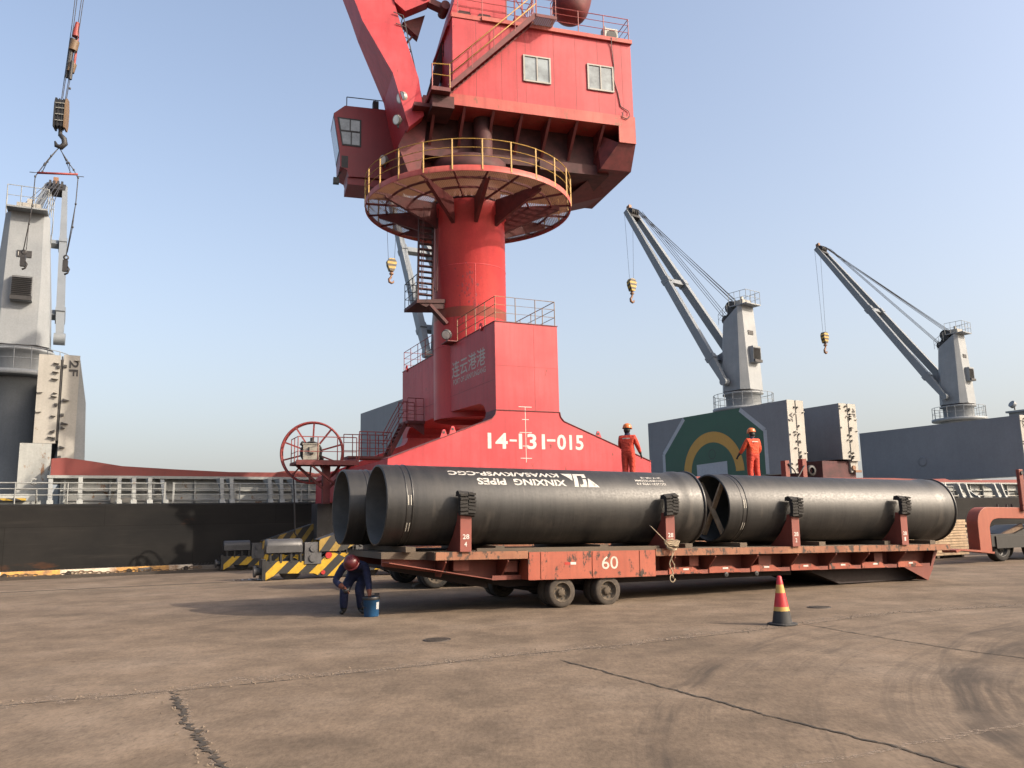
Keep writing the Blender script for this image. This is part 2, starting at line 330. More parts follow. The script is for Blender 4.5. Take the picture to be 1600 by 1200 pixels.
# ------------------------------------------------------------------ mesh helpers
class MB:
    def __init__(s): s.v = []; s.f = []; s.m = []; s.sm = []
    def add(s, vs, fs, m=0, smooth=False):
        n = len(s.v); s.v += [tuple(v) for v in vs]
        for f in fs: s.f.append([i + n for i in f]); s.m.append(m); s.sm.append(smooth)
        return s
    def box(s, x0, x1, y0, y1, z0, z1, m=0):
        vs = [(x, y, z) for x in (x0, x1) for y in (y0, y1) for z in (z0, z1)]
        return s.add(vs, [(0, 1, 3, 2), (4, 6, 7, 5), (0, 4, 5, 1), (2, 3, 7, 6), (0, 2, 6, 4), (1, 5, 7, 3)], m)
    def prism(s, poly, ax, a, b, m=0):
        f = {'x': lambda p, t: (t, p[0], p[1]), 'y': lambda p, t: (p[0], t, p[1]), 'z': lambda p, t: (p[0], p[1], t)}[ax]
        n = len(poly); vs = [f(p, a) for p in poly] + [f(p, b) for p in poly]
        return s.add(vs, [tuple(range(n)), tuple(range(2 * n - 1, n - 1, -1))] + [(i, (i + 1) % n, n + (i + 1) % n, n + i) for i in range(n)], m)
    def loft(s, rings, m=0, smooth=False, caps=True):
        n = len(rings[0]); vs = [p for r in rings for p in r]; fs = []
        for k in range(len(rings) - 1):
            for i in range(n): fs.append((k * n + i, k * n + (i + 1) % n, (k + 1) * n + (i + 1) % n, (k + 1) * n + i))
        if caps: fs += [tuple(range(n)), tuple(range((len(rings) - 1) * n, len(rings) * n))]
        return s.add(vs, fs, m, smooth)
    def bar(s, p0, p1, w, h, m=0, up=(0, 0, 1)):
        p0, p1 = Vector(p0), Vector(p1); d = (p1 - p0).normalized(); u = Vector(up)
        if abs(d.dot(u)) > .98: u = Vector((0, 1, 0))
        a = d.cross(u).normalized(); c = a.cross(d)
        r = lambda p: [p + a * w / 2 * i + c * h / 2 * j for i, j in ((-1, -1), (1, -1), (1, 1), (-1, 1))]
        return s.loft([r(p0), r(p1)], m)
    def taper(s, p0, p1, w0, h0, w1, h1, m=0, up=(0, 0, 1)):
        p0, p1 = Vector(p0), Vector(p1); d = (p1 - p0).normalized(); u = Vector(up)
        a = d.cross(u).normalized(); c = a.cross(d)
        r = lambda p, w, h: [p + a * w / 2 * i + c * h / 2 * j for i, j in ((-1, -1), (1, -1), (1, 1), (-1, 1))]
        return s.loft([r(p0, w0, h0), r(p1, w1, h1)], m)
    def tube(s, pts, r, n=6, m=0, closed=False, caps=True):
        pts = [Vector(p) for p in pts]; rings = []; N_ = len(pts); a = None
        for i, p in enumerate(pts):
            if closed: d = pts[(i + 1) % N_] - pts[i - 1]
            else: d = pts[min(i + 1, N_ - 1)] - pts[max(i - 1, 0)]
            d.normalize()
            if a is None:
                u = Vector((0, 0, 1)) if abs(d.z) < .9 else Vector((0, 1, 0)); a = d.cross(u).normalized()
            else:
                a = (a - d * a.dot(d)); a = a.normalized() if a.length > 1e-6 else d.orthogonal().normalized()
            c = a.cross(d); rr = r[i] if isinstance(r, (list, tuple)) else r
            rings.append([p + a * math.cos(2 * math.pi * k / n) * rr + c * math.sin(2 * math.pi * k / n) * rr for k in range(n)])
        if closed: rings.append(rings[0])
        return s.loft(rings, m, n > 5, caps and not closed)
    def cyl(s, p0, p1, r0, r1=None, n=24, m=0, smooth=True):
        r1 = r0 if r1 is None else r1
        p0, p1 = Vector(p0), Vector(p1); d = (p1 - p0).normalized(); a = d.orthogonal().normalized(); c = d.cross(a)
        R = lambda p, r: [p + (a * math.cos(2 * math.pi * k / n) + c * math.sin(2 * math.pi * k / n)) * r for k in range(n)]
        A, B = R(p0, r0), R(p1, r1)
        s.loft([A, B], m, smooth, False); s.add(A, [tuple(range(n))], m); s.add(B, [tuple(range(n))], m)
        return s
    def lathe(s, prof, o, ax='z', n=48, m=0, smooth=True, closed=False):
        """prof: (radius, height along axis)"""
        f = {'z': lambda r, h, c, q: (o[0] + r * c, o[1] + r * q, o[2] + h), 'x': lambda r, h, c, q: (o[0] + h, o[1] + r * c, o[2] + r * q), 'y': lambda r, h, c, q: (o[0] + r * c, o[1] + h, o[2] + r * q)}[ax]
        rings = [[f(max(r, 1e-4), h, math.cos(2 * math.pi * k / n), math.sin(2 * math.pi * k / n)) for k in range(n)] for r, h in prof]
        if closed: rings.append(rings[0])
        return s.loft(rings, m, smooth, False)
    def build(s, name, mats, parent=None, loc=None, rot=None, merge=False, bevel=0., fixn=True):
        me = bpy.data.meshes.new(name); me.from_pydata(s.v, [], s.f)
        if not isinstance(mats, (list, tuple)): mats = [mats]
        for m in mats: me.materials.append(M[m] if isinstance(m, str) else m)
        me.polygons.foreach_set('material_index', s.m); me.polygons.foreach_set('use_smooth', s.sm)
        bm = bmesh.new(); bm.from_mesh(me)
        if merge: bmesh.ops.remove_doubles(bm, verts=bm.verts, dist=1e-4)
        if fixn: bmesh.ops.recalc_face_normals(bm, faces=bm.faces)
        bm.to_mesh(me); bm.free(); me.update()
        o = bpy.data.objects.new(name, me); COL.objects.link(o)
        if parent: o.parent = parent
        if loc: o.location = loc
        if rot: o.rotation_euler = rot
        if bevel:
            b = o.modifiers.new('bevel', 'BEVEL'); b.width = bevel; b.segments = 2; b.limit_method = 'ANGLE'; b.angle_limit = R_(40)
        return o
def empty(name, loc=(0, 0, 0), rot=(0, 0, 0), parent=None):
    o = bpy.data.objects.new(name, None); COL.objects.link(o); o.location = loc; o.rotation_euler = rot; o.empty_display_size = .3
    if parent: o.parent = parent
    return o
def tag(o, label=None, cat=None, group=None, kind=None):
    if label: o['label'] = label
    if cat: o['category'] = cat
    if group: o['group'] = group
    if kind: o['kind'] = kind
    return o
def text_mesh(body, bold=.0):
    """outline lettering as a flat mesh, normalised to x 0..w, y 0..1"""
    cu = bpy.data.curves.new('lettering', 'FONT'); cu.body = body; cu.size = 1; cu.offset = bold; cu.resolution_u = 3
    o = bpy.data.objects.new('lettering', cu); COL.objects.link(o)
    dg = bpy.context.evaluated_depsgraph_get(); me = bpy.data.meshes.new_from_object(o.evaluated_get(dg))
    vs = [Vector(v.co) for v in me.vertices]; fs = [tuple(p.vertices) for p in me.polygons]
    bpy.data.objects.remove(o); bpy.data.curves.remove(cu); bpy.data.meshes.remove(me)
    x0 = min(v.x for v in vs); x1 = max(v.x for v in vs); y0 = min(v.y for v in vs); y1 = max(v.y for v in vs)
    return [((v.x - x0) / (x1 - x0), (v.y - y0) / (y1 - y0)) for v in vs], fs
def lettering(body, o, right, up, w, h, mat, parent, bold=.015, name='lettering'):
    uv, fs = text_mesh(body, bold); o, right, up = Vector(o), Vector(right).normalized(), Vector(up).normalized()
    me = bpy.data.meshes.new(name); me.from_pydata([o + right * (x * w) + up * (y * h) for x, y in uv], [], fs); me.materials.append(M[mat])
    ob = bpy.data.objects.new(name, me); COL.objects.link(ob); ob.parent = parent
    return ob
def railing(mb, pts, h=1.05, r=.022, mids=(.35, .7), step=1.2, m=0, posts=True, closed=False, pr=None):
    pts = [Vector(p) for p in pts]
    up = Vector((0, 0, 1))
    for k in (*[h * q for q in mids], h):
        mb.tube([p + up * k for p in pts], r if k == h else r * .75, 5, m, closed)
    if posts:
        segs = list(zip(pts, pts[1:] + ([pts[0]] if closed else [])))
        if not closed: segs = segs[:len(pts) - 1]
        for a, b in segs:
            n = max(1, round((b - a).length / step))
            for i in range(n): q = a.lerp(b, i / n); mb.tube([q, q + up * h], pr or r, 5, m)
        if not closed: mb.tube([pts[-1], pts[-1] + up * h], pr or r, 5, m)
def pw(ang, o, u, v, z=0.):
    c, s = math.cos(R_(ang)), math.sin(R_(ang)); return (o[0] + u * c - v * s, o[1] + u * s + v * c, z)
# ------------------------------------------------------------------ ground, quay, water
SO, SA = (-16.70, 27.435), 30.0        # ship / quay frame: u along the quay, v out over the water (ship units)
SK = 1.2                               # one ship unit in metres
QO, QZ = (-20.04, 32.92), -.324        # where that frame stands; the quay falls gently to its edge
TO, TA, TILT = (.86, 15.73), 25.0, math.atan(.0193)   # trailer frame
KO, KA, UA = (-1.72, 34.11), 25.0, 17.0               # portal crane column axis, portal angle, slewed upper works
g = MB(); g.add([pw(SA, QO, u, v, z) for v, z in ((-1500, 0), (-9, 0), (.38, QZ)) for u in (-1500, 1500)], [(0, 1, 3, 2), (2, 3, 5, 4)])
tag(g.build('ground', 'ground', fixn=False), kind='structure')
g = MB(); g.add([pw(SA, QO, u, v, z) for u, v, z in ((-1500, .38, QZ), (1500, .38, QZ), (1500, .38, -4), (-1500, .38, -4))], [(0, 1, 2, 3)])
tag(g.build('quay_wall', plain('quay_concrete', (.2, .17, .14), .9)), kind='structure')
g = MB(); g.add([pw(SA, QO, u, v, -2.9) for u, v in ((-2500, .3), (2500, .3), (2500, 3000), (-2500, 3000))], [(0, 1, 2, 3)])
tag(g.build('water', 'water', fixn=False), kind='structure')

def strip(name, pts, w, mat, seed, z=.004, step=.05, rough=.5, taper=True):
    rnd = random.Random(seed); P = [Vector((*p, 0)) for p in pts]; L = []
    for a, b in zip(P, P[1:]):
        n = max(1, int((b - a).length / step)); L += [a.lerp(b, i / n) for i in range(n)]
    L.append(P[-1]); vs = []; off = 0
    for i, p in enumerate(L):
        d = (L[min(i + 1, len(L) - 1)] - L[max(i - 1, 0)]).normalized(); n = Vector((-d.y, d.x, 0))
        off = off * .8 + rnd.uniform(-1, 1) * w * rough * .5
        k = min(1, i / 8, (len(L) - 1 - i) / 8) if taper else 1
        a = w * .5 * k * rnd.uniform(1 - rough, 1 + rough); b = w * .5 * k * rnd.uniform(1 - rough, 1 + rough)
        vs += [p + n * (off + a) + Vector((0, 0, z)), p + n * (off - b) + Vector((0, 0, z))]
    mb = MB(); mb.add(vs, [(2 * i, 2 * i + 1, 2 * i + 3, 2 * i + 2) for i in range(len(L) - 1)])
    return tag(mb.build(name, mat, fixn=False), kind='structure')
crackA = [(-3.45, 8.65), (-3.26, 8.27), (-2.95, 7.64), (-2.64, 7.05), (-2.38, 6.55), (-2.14, 6.12), (-1.89, 5.74), (-1.5, 5.0), (-.9, 4)]
jointB = [(.47, 10.1), (.95, 9.14), (1.51, 8.16), (2.04, 7.13), (2.36, 6.58), (2.63, 6.14), (2.91, 5.38), (3.4, 4.3)]
seam = [(-9, 6.4), (-4.9, 8.2), (-3.45, 8.75), (-2.45, 9.22), (-1.24, 9.86), (-.07, 10.54), (1.61, 11.27), (3.53, 12.39), (5.97, 13.94), (8.2, 14.6), (14, 18)]
seam2 = [(-1.0, 4.45), (.4, 5.1), (1.58, 5.6), (2.63, 6.14), (3.23, 6.42), (3.88, 6.71), (6.5, 8)]
jointC = [(4.27, 12.79), (4.5, 12.0), (4.86, 11.04), (5.14, 10.31), (5.41, 9.84), (5.9, 8.9)]
strip('pavement_crack', crackA, .048, 'crack', 1, .006, .03, .95)
strip('pavement_crack', [(p[0] + .035, p[1] + .01) for p in crackA], .05, 'seam', 2, .003, .04, .9)
strip('pavement_joint', jointB, .026, 'crack', 3, .006, .04, .8)
strip('pavement_joint', jointC, .022, 'crack', 4, .006, .04, .8)
strip('pavement_joint', [(x + .07, y - .09) for x, y in seam], .014, 'crack', 8, .005, .05, .95)
strip('pavement_seam', seam, .24, 'seam', 5, .003, .06, .8)
strip('pavement_seam', seam2, .075, 'seam', 6, .003, .05, .5)
strip('painted_line', [(-25, 17), (-13.08, 21.53), (-10.34, 22.62), (-7.3, 23.82), (-5.21, 24.8), (2, 28.2), (16, 34.6)], .12, 'lane', 7, .003, .2, .15)
# dark crumbs broken out of the joints
for (nm, pts, sd, n) in (('crumbled_grit', seam, 11, 260), ('crumbled_grit', crackA, 12, 70)):
    rnd = random.Random(sd); mb = MB()
    for i in range(n):
        k = rnd.randrange(len(pts) - 1); t = rnd.random(); x = pts[k][0] * (1 - t) + pts[k + 1][0] * t + rnd.gauss(0, .10); y = pts[k][1] * (1 - t) + pts[k + 1][1] * t + rnd.gauss(0, .09)
        r = rnd.uniform(.006, .02); c = (x, y, r * .4)
        vs = [(x + r * rnd.uniform(.6, 1.3) * math.cos(q), y + r * rnd.uniform(.6, 1.3) * math.sin(q), 0.002) for q in (0, 1.3, 2.5, 3.8, 5)] + [(x, y, r)]
        mb.add(vs, [(i_, (i_ + 1) % 5, 5) for i_ in range(5)])
    tag(mb.build(nm, plain('grit', (.2, .155, .115), .95)), kind='stuff')

def manhole(x, y, r, label):
    mb = MB(); n = 40
    mb.lathe([(0, .008), (r * .86, .008), (r * .88, .003), (r * .92, .003), (r * .94, .010), (r, .010), (r * 1.02, 0)], (0, 0, 0), 'z', n)
    for i in range(-3, 4):
        w = math.sqrt(max(0, (.8 * r) ** 2 - (i * r * .22) ** 2)); mb.box(-w, w, i * r * .22 - .012, i * r * .22 + .012, .0081, .013)
    o = mb.build('manhole_cover', 'iron', loc=(x, y, .001)); tag(o, label, 'manhole cover', 'manhole covers in the concrete'); return o
manhole(-1.11, 11.89, .19, 'dark round manhole cover in the concrete in front of the trailer wheels')
manhole(5.30, 14.97, .20, 'dusty round manhole cover in the concrete behind the traffic cone')

# traffic cone
def cone(x, y):
    t = empty('traffic_cone', (x, y, 0)); t.rotation_euler.z = .5
    tag(t, 'red, yellow and black striped traffic cone standing alone on the concrete', 'traffic cone')
    mb = MB(); n = 8; P = [(.19 * math.cos(2 * math.pi * k / 32) * (1 + .14 * abs(math.sin(4 * math.pi * k / 32)) ** 2), .19 * math.sin(2 * math.pi * k / 32) * (1 + .14 * abs(math.sin(4 * math.pi * k / 32)) ** 2)) for k in range(32)]
    mb.prism(P, 'z', .0, .03); mb.build('base', 'coneblack', t, bevel=.008)
    prof = lambda z: .145 - (.145 - .032) * (z - .03) / .67
    for a, b, m in ((.03, .205, 'coneblack'), (.205, .265, 'coneyellow'), (.265, .465, 'conered'), (.465, .585, 'coneyellow'), (.585, .70, 'conered')):
        k = MB(); k.lathe([(prof(a), a), (prof(b), b)] + ([(.02, .712), (0, .714)] if b > .69 else []), (0, 0, 0), 'z', 40)
        k.build('band', m, t)
    return t
cone(3.95, 12.75)

# ------------------------------------------------------------------ trailer
def tl(u, v, z):
    return Matrix.Translation((TO[0], TO[1], 0)) @ Matrix.Rotation(R_(TA), 4, 'Z') @ Matrix.Rotation(TILT, 4, 'Y') @ Vector((u, v, z))
def wheel(parent, u, v, r=.28, w=.22, face=-1, mats=('dustyrubber', 'rimdust')):
    ty = MB(); s = face
    ty.lathe([(r * .66, s * w * .5), (r * .9, s * w * .52), (r * .98, s * w * .42), (r, s * w * .25), (r, -s * w * .25), (r * .98, -s * w * .42), (r * .66, -s * w * .5)], (u, v, r), 'y', 36)
    w_ = ty.build('wheel', mats[0], parent)
    rm = MB()
    rm.lathe([(r * .67, s * w * .5), (r * .63, s * w * .53), (r * .60, s * w * .5), (r * .58, s * w * .2), (r * .30, s * w * .16), (r * .27, s * w * .34), (r * .2, s * w * .40), (0, s * w * .42)], (u, v, r), 'y', 32)
    for k in range(8):
        a = k * math.pi / 4 + .2; cx, cz = u + math.cos(a) * r * .44, r + math.sin(a) * r * .44
        rm.cyl((cx, v + s * w * .15, cz), (cx, v + s * w * .235, cz), r * .055, n=8, m=1)
    for k in range(8):
        a = k * math.pi / 4; cx, cz = u + math.cos(a) * r * .235, r + math.sin(a) * r * .235
        rm.cyl((cx, v + s * w * .3, cz), (cx, v + s * w * .44, cz), r * .03, n=6, m=0)
    rm.build('rim', [mats[1], 'black'], w_)
    return w_
def tyre_pad(parent, u, z0, seed):
    """a slab cut from an old truck tyre, folded over the head of the stake"""
    rnd = random.Random(seed); mb = MB(); w = .145; H = .40
    prof = [(-.05, 0), (-.135, .02), (-.165, .10), (-.17, .20), (-.155, .30), (-.11, .40), (-.04, .44), (.05, .42), (.07, .34), (-.04, .355), (-.075, .30), (-.085, .1), (-.05, .06)]
    tw = rnd.uniform(-.03, .03)
    mb.loft([[(u + s * w + tw * q[1], q[0], z0 + q[1] + s * tw * .6) for q in prof] for s in (-1, 1)])
    for i in range(6):
        z = z0 + .02 + i * .064
        y = -.158 - .016 * math.sin(math.pi * (z - z0) / H)
        for k in range(2):
            x = u - w - .006 + k * .153 + rnd.uniform(-.006, .006); dz = .03 * k + rnd.uniform(-.006, .006); s = .012
            mb.add([(x + a * .143, y - q, z + dz + b * .036 + (s if (a > .5) == (k == 0) else 0)) for q in (.012, -.03) for a in (0, 1) for b in (0, 1)], [(0, 2, 3, 1), (4, 5, 7, 6), (0, 1, 5, 4), (2, 6, 7, 3), (1, 3, 7, 5), (0, 4, 6, 2)])
    return mb.build('tyre_pad', 'rubber', parent)
def stake(parent, u, h, num, seed, padded=True):
    mb = MB(); z = 1.045
    mb.box(u - .105, u + .105, -.06, -.035, z + .002, z + h)                        # flange
    mb.prism([(-.035, z + .002), (.62, z + .002), (.30, z + .28), (.10, z + .55), (.07, z + h), (-.035, z + h)], 'x', u - .11, u - .075)
    mb.prism([(-.035, z + .002), (.62, z + .002), (.30, z + .28), (.10, z + .55), (.07, z + h), (-.035, z + h)], 'x', u + .075, u + .10)
    s = mb.build('stake', 'stake', parent)
    if num:
        lettering('28', (u - .062, -.0635, z + .22), (1, 0, 0), (0, 0, 1), .125, .085, 'white', s, .012)
        lettering(num, (u - .03, -.0635, z + .09), (1, 0, 0), (0, 0, 1), .05, .085, 'white', s, .012)
    if padded: tyre_pad(s, u, z + h - .06, seed)
    return s
TR = empty('roll_trailer', (TO[0], TO[1], 0), (0, TILT, R_(TA)))
tag(TR, 'long orange red flatbed roll trailer number 60 carrying black pipes', 'trailer')
VW = 3.2
mb = MB(); mb.prism([(-2.52, .90), (10.45, .90), (10.49, 1.045), (-2.52, 1.045)], 'y', .012, VW)
mb.prism([(-3.35, .93), (-2.52, .90), (-2.52, 1.04), (-3.35, 1.04)], 'y', .42, VW - .42); mb.build('deck', 'wood', TR)
for a, b in ((-2.5, -.72), (2.07, 5.0), (5.006, 8.2), (8.206, 10.47)):
    mb = MB(); mb.box(a, b, -.012, .011, .905, 1.043); mb.build('edge_rail', 'rim', TR)
mb = MB(); mb.box(-2.5, 10.47, VW + .001, VW + .02, .905, 1.043); mb.build('edge_rail', 'rim', TR)
mb = MB(); mb.box(-.70, 2.05, -.02, .012, .535, 1.02); mb.box(-.70, 2.05, -.02, .3, .52, .534); mb.box(-.72, -.702, -.022, .4, .53, .9)
for x in (-.45, .64, 1.7): mb.box(x - .018, x + .018, -.032, -.0205, .54, 1.015)
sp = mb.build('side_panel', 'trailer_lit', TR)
mb = MB(); mb.box(-.02, .30, -.0225, -.0205, .745, .80, 0); mb.box(.075, .16, -.0228, -.0206, .745, .80, 1)
refl = MB(); refl.box(.03, .15, -.0235, -.0208, .78, .825, 0); refl.box(.155, .27, -.0235, -.0208, .78, .825, 1); refl.build('reflector', [plain('red_reflector', (.5, .03, .02), .4), 'white'], sp)
lettering('60', (.83, -.0225, .68), (1, 0, 0), (0, 0, 1), .36, .24, 'offwhite', sp, .004)
mb = MB()                                                                      # longitudinal beams, seen in the bays
mb.prism([(-3.3, .93), (10.3, .90), (10.15, .53), (-1.3, .53), (-3.3, .80)], 'y', .55, .60)
mb.prism([(-3.3, .93), (10.3, .90), (10.15, .53), (-1.3, .53), (-3.3, .80)], 'y', VW - .60, VW - .55)
mb.prism([(-3.3, .88), (-1.3, .545), (-1.3, .53), (-3.3, .865)], 'y', .10, .60); mb.box(-1.3, 10.1, .30, .60, .52, .53); mb.box(-1.3, 10.1, .29, .31, .52, .60)
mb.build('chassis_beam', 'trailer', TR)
gus = [-2.3, -1.1, 2.55, 3.55, 4.65, 5.75, 6.85, 7.85, 9.0]
for gx in gus:
    k = MB(); k.prism([(.02, .90), (.02, .86), (.30, .60), (.55, .60), (.55, .90)], 'x', gx - .012, gx + .012)
    gs = k.build('gusset', 'trailer', TR)
    if gx > 2:
        k = MB(); k.prism([(gx + .02, .53), (gx + .85, .53), (gx + .60, .665), (gx + .10, .665), (gx + .02, .63)], 'y', .268, .288, 0); k.box(gx + .36, gx + .50, .262, .267, .60, .635, 1)
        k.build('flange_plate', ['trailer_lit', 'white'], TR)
for bx, bz, bw in ((-1.05, .66, .26), (-2.05, .70, .30), (3.1, .68, .22), (4.9, .66, .34), (8.3, .66, .26)):
    k = MB(); k.box(bx, bx + bw, .30, .549, bz, bz + .2); k.build('bracket_box', 'trailer', TR)
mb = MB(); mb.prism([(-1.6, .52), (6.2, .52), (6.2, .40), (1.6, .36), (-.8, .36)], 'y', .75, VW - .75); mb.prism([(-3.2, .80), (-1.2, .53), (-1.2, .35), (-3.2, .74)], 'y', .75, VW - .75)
mb.build('underdark', 'underdark', TR)  # dark body added under the deck to block light
mb = MB(); mb.prism([(6.5, .515), (10.12, .515), (9.98, .205), (7.5, .175)], 'y', .62, VW - .62, 0)
mb.prism([(9.985, .20), (10.2, .50), (10.42, .90), (10.3, .90), (10.13, .515), (9.98, .205)], 'y', .3, VW - .3, 1); mb.prism([(9.2, .53), (10.12, .53), (10.2, .50), (9.985, .20), (9.70, .32)], 'y', .28, .30, 1)
mb.build('front_skid', ['underdark', 'trailer'], TR)
for ax in (0, .99):
    for v in (.14, .42, VW - .42, VW - .14): wheel(TR, ax, v)
    k = MB(); k.cyl((ax, .2, .28), (ax, VW - .2, .28), .07, n=12); k.build('axle', 'underdark', TR)
mb = MB()
for x in (-2.9, -1.2, 1.0, 3.0, 4.4, 6.6, 8.6, 10.1): mb.box(x - .09, x + .09, .16, VW - .16, 1.046, 1.135)
mb.box(-1.7, 2.2, .05, .12, 1.046, 1.10)
mb.build('dunnage', 'wood', TR)
for u, h, n, s in ((-1.96, .68, '4', 1), (2.40, .70, '3', 2), (5.65, .68, '2', 3), (8.93, .74, '1', 4)): stake(TR, u, h, n, s)
for k_ in (3.95, 4.75):
    k = MB(); k.lathe([(.02, -.02), (.05, -.025), (.055, 0), (.05, .025), (.02, .02)], (k_, .22, .49), 'y', 14); k.box(k_ - .015, k_ + .015, .20, .24, .49, .53); k.build('hose_roller', 'dark', TR)

# ------------------------------------------------------------------ pipes
def stencil_mat():
    m, ns, ls, b = nmat('worn_stencil_paint'); tc = ns.new('ShaderNodeTexCoord'); v = tc.outputs['Object']
    n = noise(ns, ls, v, 16, 8, .75); r = ramp(ns, [(.36, (.07, .066, .06)), (.46, (.36, .345, .32))]); ls.new(n, r.inputs[0])
    ls.new(r.outputs[0], b.inputs['Base Color']); b.inputs['Roughness'].default_value = .7; return m
M['stencil'] = stencil_mat()
def wrap(parent, body, u_right, th, r, w, h, bold=.02, name='lettering'):
    """lettering rolled round the barrel, upside down as the pipe lies; th = angle from the crown towards the road"""
    uv, fs = text_mesh(body, bold)
    bm = bmesh.new(); vs = [bm.verts.new((x * w, y * h, 0)) for x, y in uv]
    for f in fs:
        try: bm.faces.new([vs[i] for i in f])
        except ValueError: pass
    for k in range(1, 5):
        bmesh.ops.bisect_plane(bm, geom=bm.verts[:] + bm.edges[:] + bm.faces[:], plane_co=(0, h * k / 5, 0), plane_no=(0, 1, 0))
    for v in bm.verts:
        a = th + v.co.y / r; x = u_right - v.co.x
        v.co = (x, -math.sin(a) * (r + .003), math.cos(a) * (r + .003))
    me = bpy.data.meshes.new(name); bm.to_mesh(me); bm.free(); me.materials.append(M['stencil'])
    o = bpy.data.objects.new(name, me); COL.objects.link(o); o.parent = parent; return o
PR = .73
def pipe(loc, rot, label, L=6.9, marks=None, brace=False, seed=0):
    t = empty('iron_pipe', loc, rot); tag(t, label, 'pipe', 'black iron pipes on the trailers')
    b = MB()
    b.lathe([(PR - .035, .0), (PR - .006, 0), (PR, .015), (PR, L - .62), (PR + .004, L - .52), (PR + .03, L - .42), (PR + .036, L - .30), (PR + .026, L - .20), (PR + .026, L - .05)], (0, 0, 0), 'x', 96)
    b.build('barrel', 'pipe', t)
    k = MB(); k.lathe([(PR + .024, L - .05), (PR + .05, L - .048), (PR + .055, L - .02), (PR + .05, L), (PR - .02, L), (PR - .05, L - .05), (PR - .02, L - .2), (PR - .036, L - .22)], (0, 0, 0), 'x', 96); k.build('socket_rim', 'bell', t)
    k = MB(); k.lathe([(PR - .035, L - .2), (PR - .036, .0)], (0, 0, 0), 'x', 96); k.build('cement_lining', 'lining', t)
    k = MB()
    for x, h in ((.36, .008), (.47, .014)): k.lathe([(PR - .002, x - .018), (PR + h, x - .010), (PR + h, x + .010), (PR - .002, x + .018)], (0, 0, 0), 'x', 96)
    k.build('spigot_bead', 'bell', t)
    k = MB()
    for th0 in (1.35, 2.02):
        for x in (.385, .435):
            vs = []; n = 6
            for i in range(n + 1):
                a = th0 + i / n * .24
                for dx in (-.007, .007): vs.append((x + dx, -math.sin(a) * (PR + .004), math.cos(a) * (PR + .004)))
            k.add(vs, [(2 * i, 2 * i + 1, 2 * i + 3, 2 * i + 2) for i in range(n)])
    k.build('insertion_mark', 'offwhite', t, fixn=False)
    if brace:
        k = MB(); c = (.1, 0, 0)
        for a in (R_(58), R_(122)):
            d = Vector((0, math.cos(a), math.sin(a))) * (PR - .06); k.bar(Vector((.10 + .05 * (a > 1.2), 0, 0)) - d, Vector((.10 + .05 * (a > 1.2), 0, 0)) + d, .045, .11, up=(1, 0, 0))
        k.build('timber_brace', 'plank', t)
    if marks:
        wrap(t, 'XINXING  PIPES', 3.60, R_(47), PR, 1.86, .155, .028)
        wrap(t, 'KWASA/KWSP-CGC', 3.50, R_(31), PR, 2.28, .135, .028)
        wrap(t, 'ISO2531:1998 K9', 5.92, R_(49), PR, .70, .062, .012); wrap(t, 'DN1400*5550MM', 5.90, R_(42), PR, .68, .062, .012); wrap(t, '2017-109-18', 5.88, R_(34.5), PR, .48, .062, .012)
        # maker's emblem: two triangles flanking a slanted twin bar
        k = MB()
        def patch(poly):
            bm = bmesh.new(); bm.faces.new([bm.verts.new((x, y, 0)) for x, y in poly])
            for q in range(1, 8): bmesh.ops.bisect_plane(bm, geom=bm.verts[:] + bm.edges[:] + bm.faces[:], plane_co=(0, .40 * q / 8, 0), plane_no=(0, 1, 0))
            bm.verts.index_update()
            pts = [(4.32 - v.co.x, -math.sin(R_(31) + v.co.y / PR) * (PR + .003), math.cos(R_(31) + v.co.y / PR) * (PR + .003)) for v in bm.verts]
            k.add(pts, [[v.index for v in f.verts] for f in bm.faces]); bm.free()
        H = .37
        patch([(0, H), (.26, H), (.26 - .07, .14)][::-1])
        patch([(.50, 0), (.74, 0), (.56, .22)])
        patch([(.21, 0), (.48, 0), (.56, H), (.47, H), (.41, .06), (.30, .06), (.315, .13), (.23, .13)])
        patch([(.245, .17), (.32, .17), (.345, .31), (.42, .31), (.435, H), (.28, H)])
        k.build('maker_emblem', 'stencil', t, fixn=False)
    return t
zc = 1.14 + PR
rt = (0, TILT, R_(TA))
pipe(tl(-3.35, .86, zc), rt, 'near left black pipe lettered upside down in white behind stakes 4 and 3', L=6.78, marks=True)
pipe(tl(4.06, .86, zc), rt, 'near right black pipe with timber cross inside its open end beside stakes 2 and 1', brace=True)
pipe(tl(-3.62, 2.42, zc), rt, 'black pipe lying behind the lettered pipe with only its open left end showing')
pipe(tl(3.75, 2.42, zc), rt, 'black pipe hidden behind the near right pipe on the trailer')

# rope tied to stake 3
rnd = random.Random(5)
RP = MB(); a = Vector((2.40, -.085, 1.16))
def R3(*p): return [Vector(q) for q in p]
RP.tube(R3((2.02, .10, 1.50), (2.12, .0, 1.36), (2.26, -.06, 1.20), (2.36, -.09, 1.10)), .010, 6)
for k in range(7):
    th = k * .9; RP.tube([(2.40 + .10 * math.cos(th + q * .8) * (1 + .1 * k % 3), -.10 - .05 * math.sin(q * 1.1 + k), 1.06 + .02 * k - .05 * math.sin(th + q * .8)) for q in range(8)], .011, 6)
RP.tube([(2.37 + .03 * math.sin(q * .9), -.085 - .01 * math.sin(q), 1.03 - .055 * q) for q in range(11)], .012, 6)
RP.tube([(2.41 + .035 * math.sin(q * 1.1 + 1), -.095, 1.02 - .05 * q) for q in range(9)], .010, 6)
RP.tube([(2.36 + .05 * math.cos(q * .7) , -.09 - .006 * q % 3, .47 + .07 * math.sin(q * .7)) for q in range(10)], .012, 6)
ro = RP.build('rope', 'rope'); ro.location = TR.location; ro.rotation_euler = TR.rotation_euler
tag(ro, 'knotted tan rope tied round stake 3 and hanging over the trailer edge', 'rope')

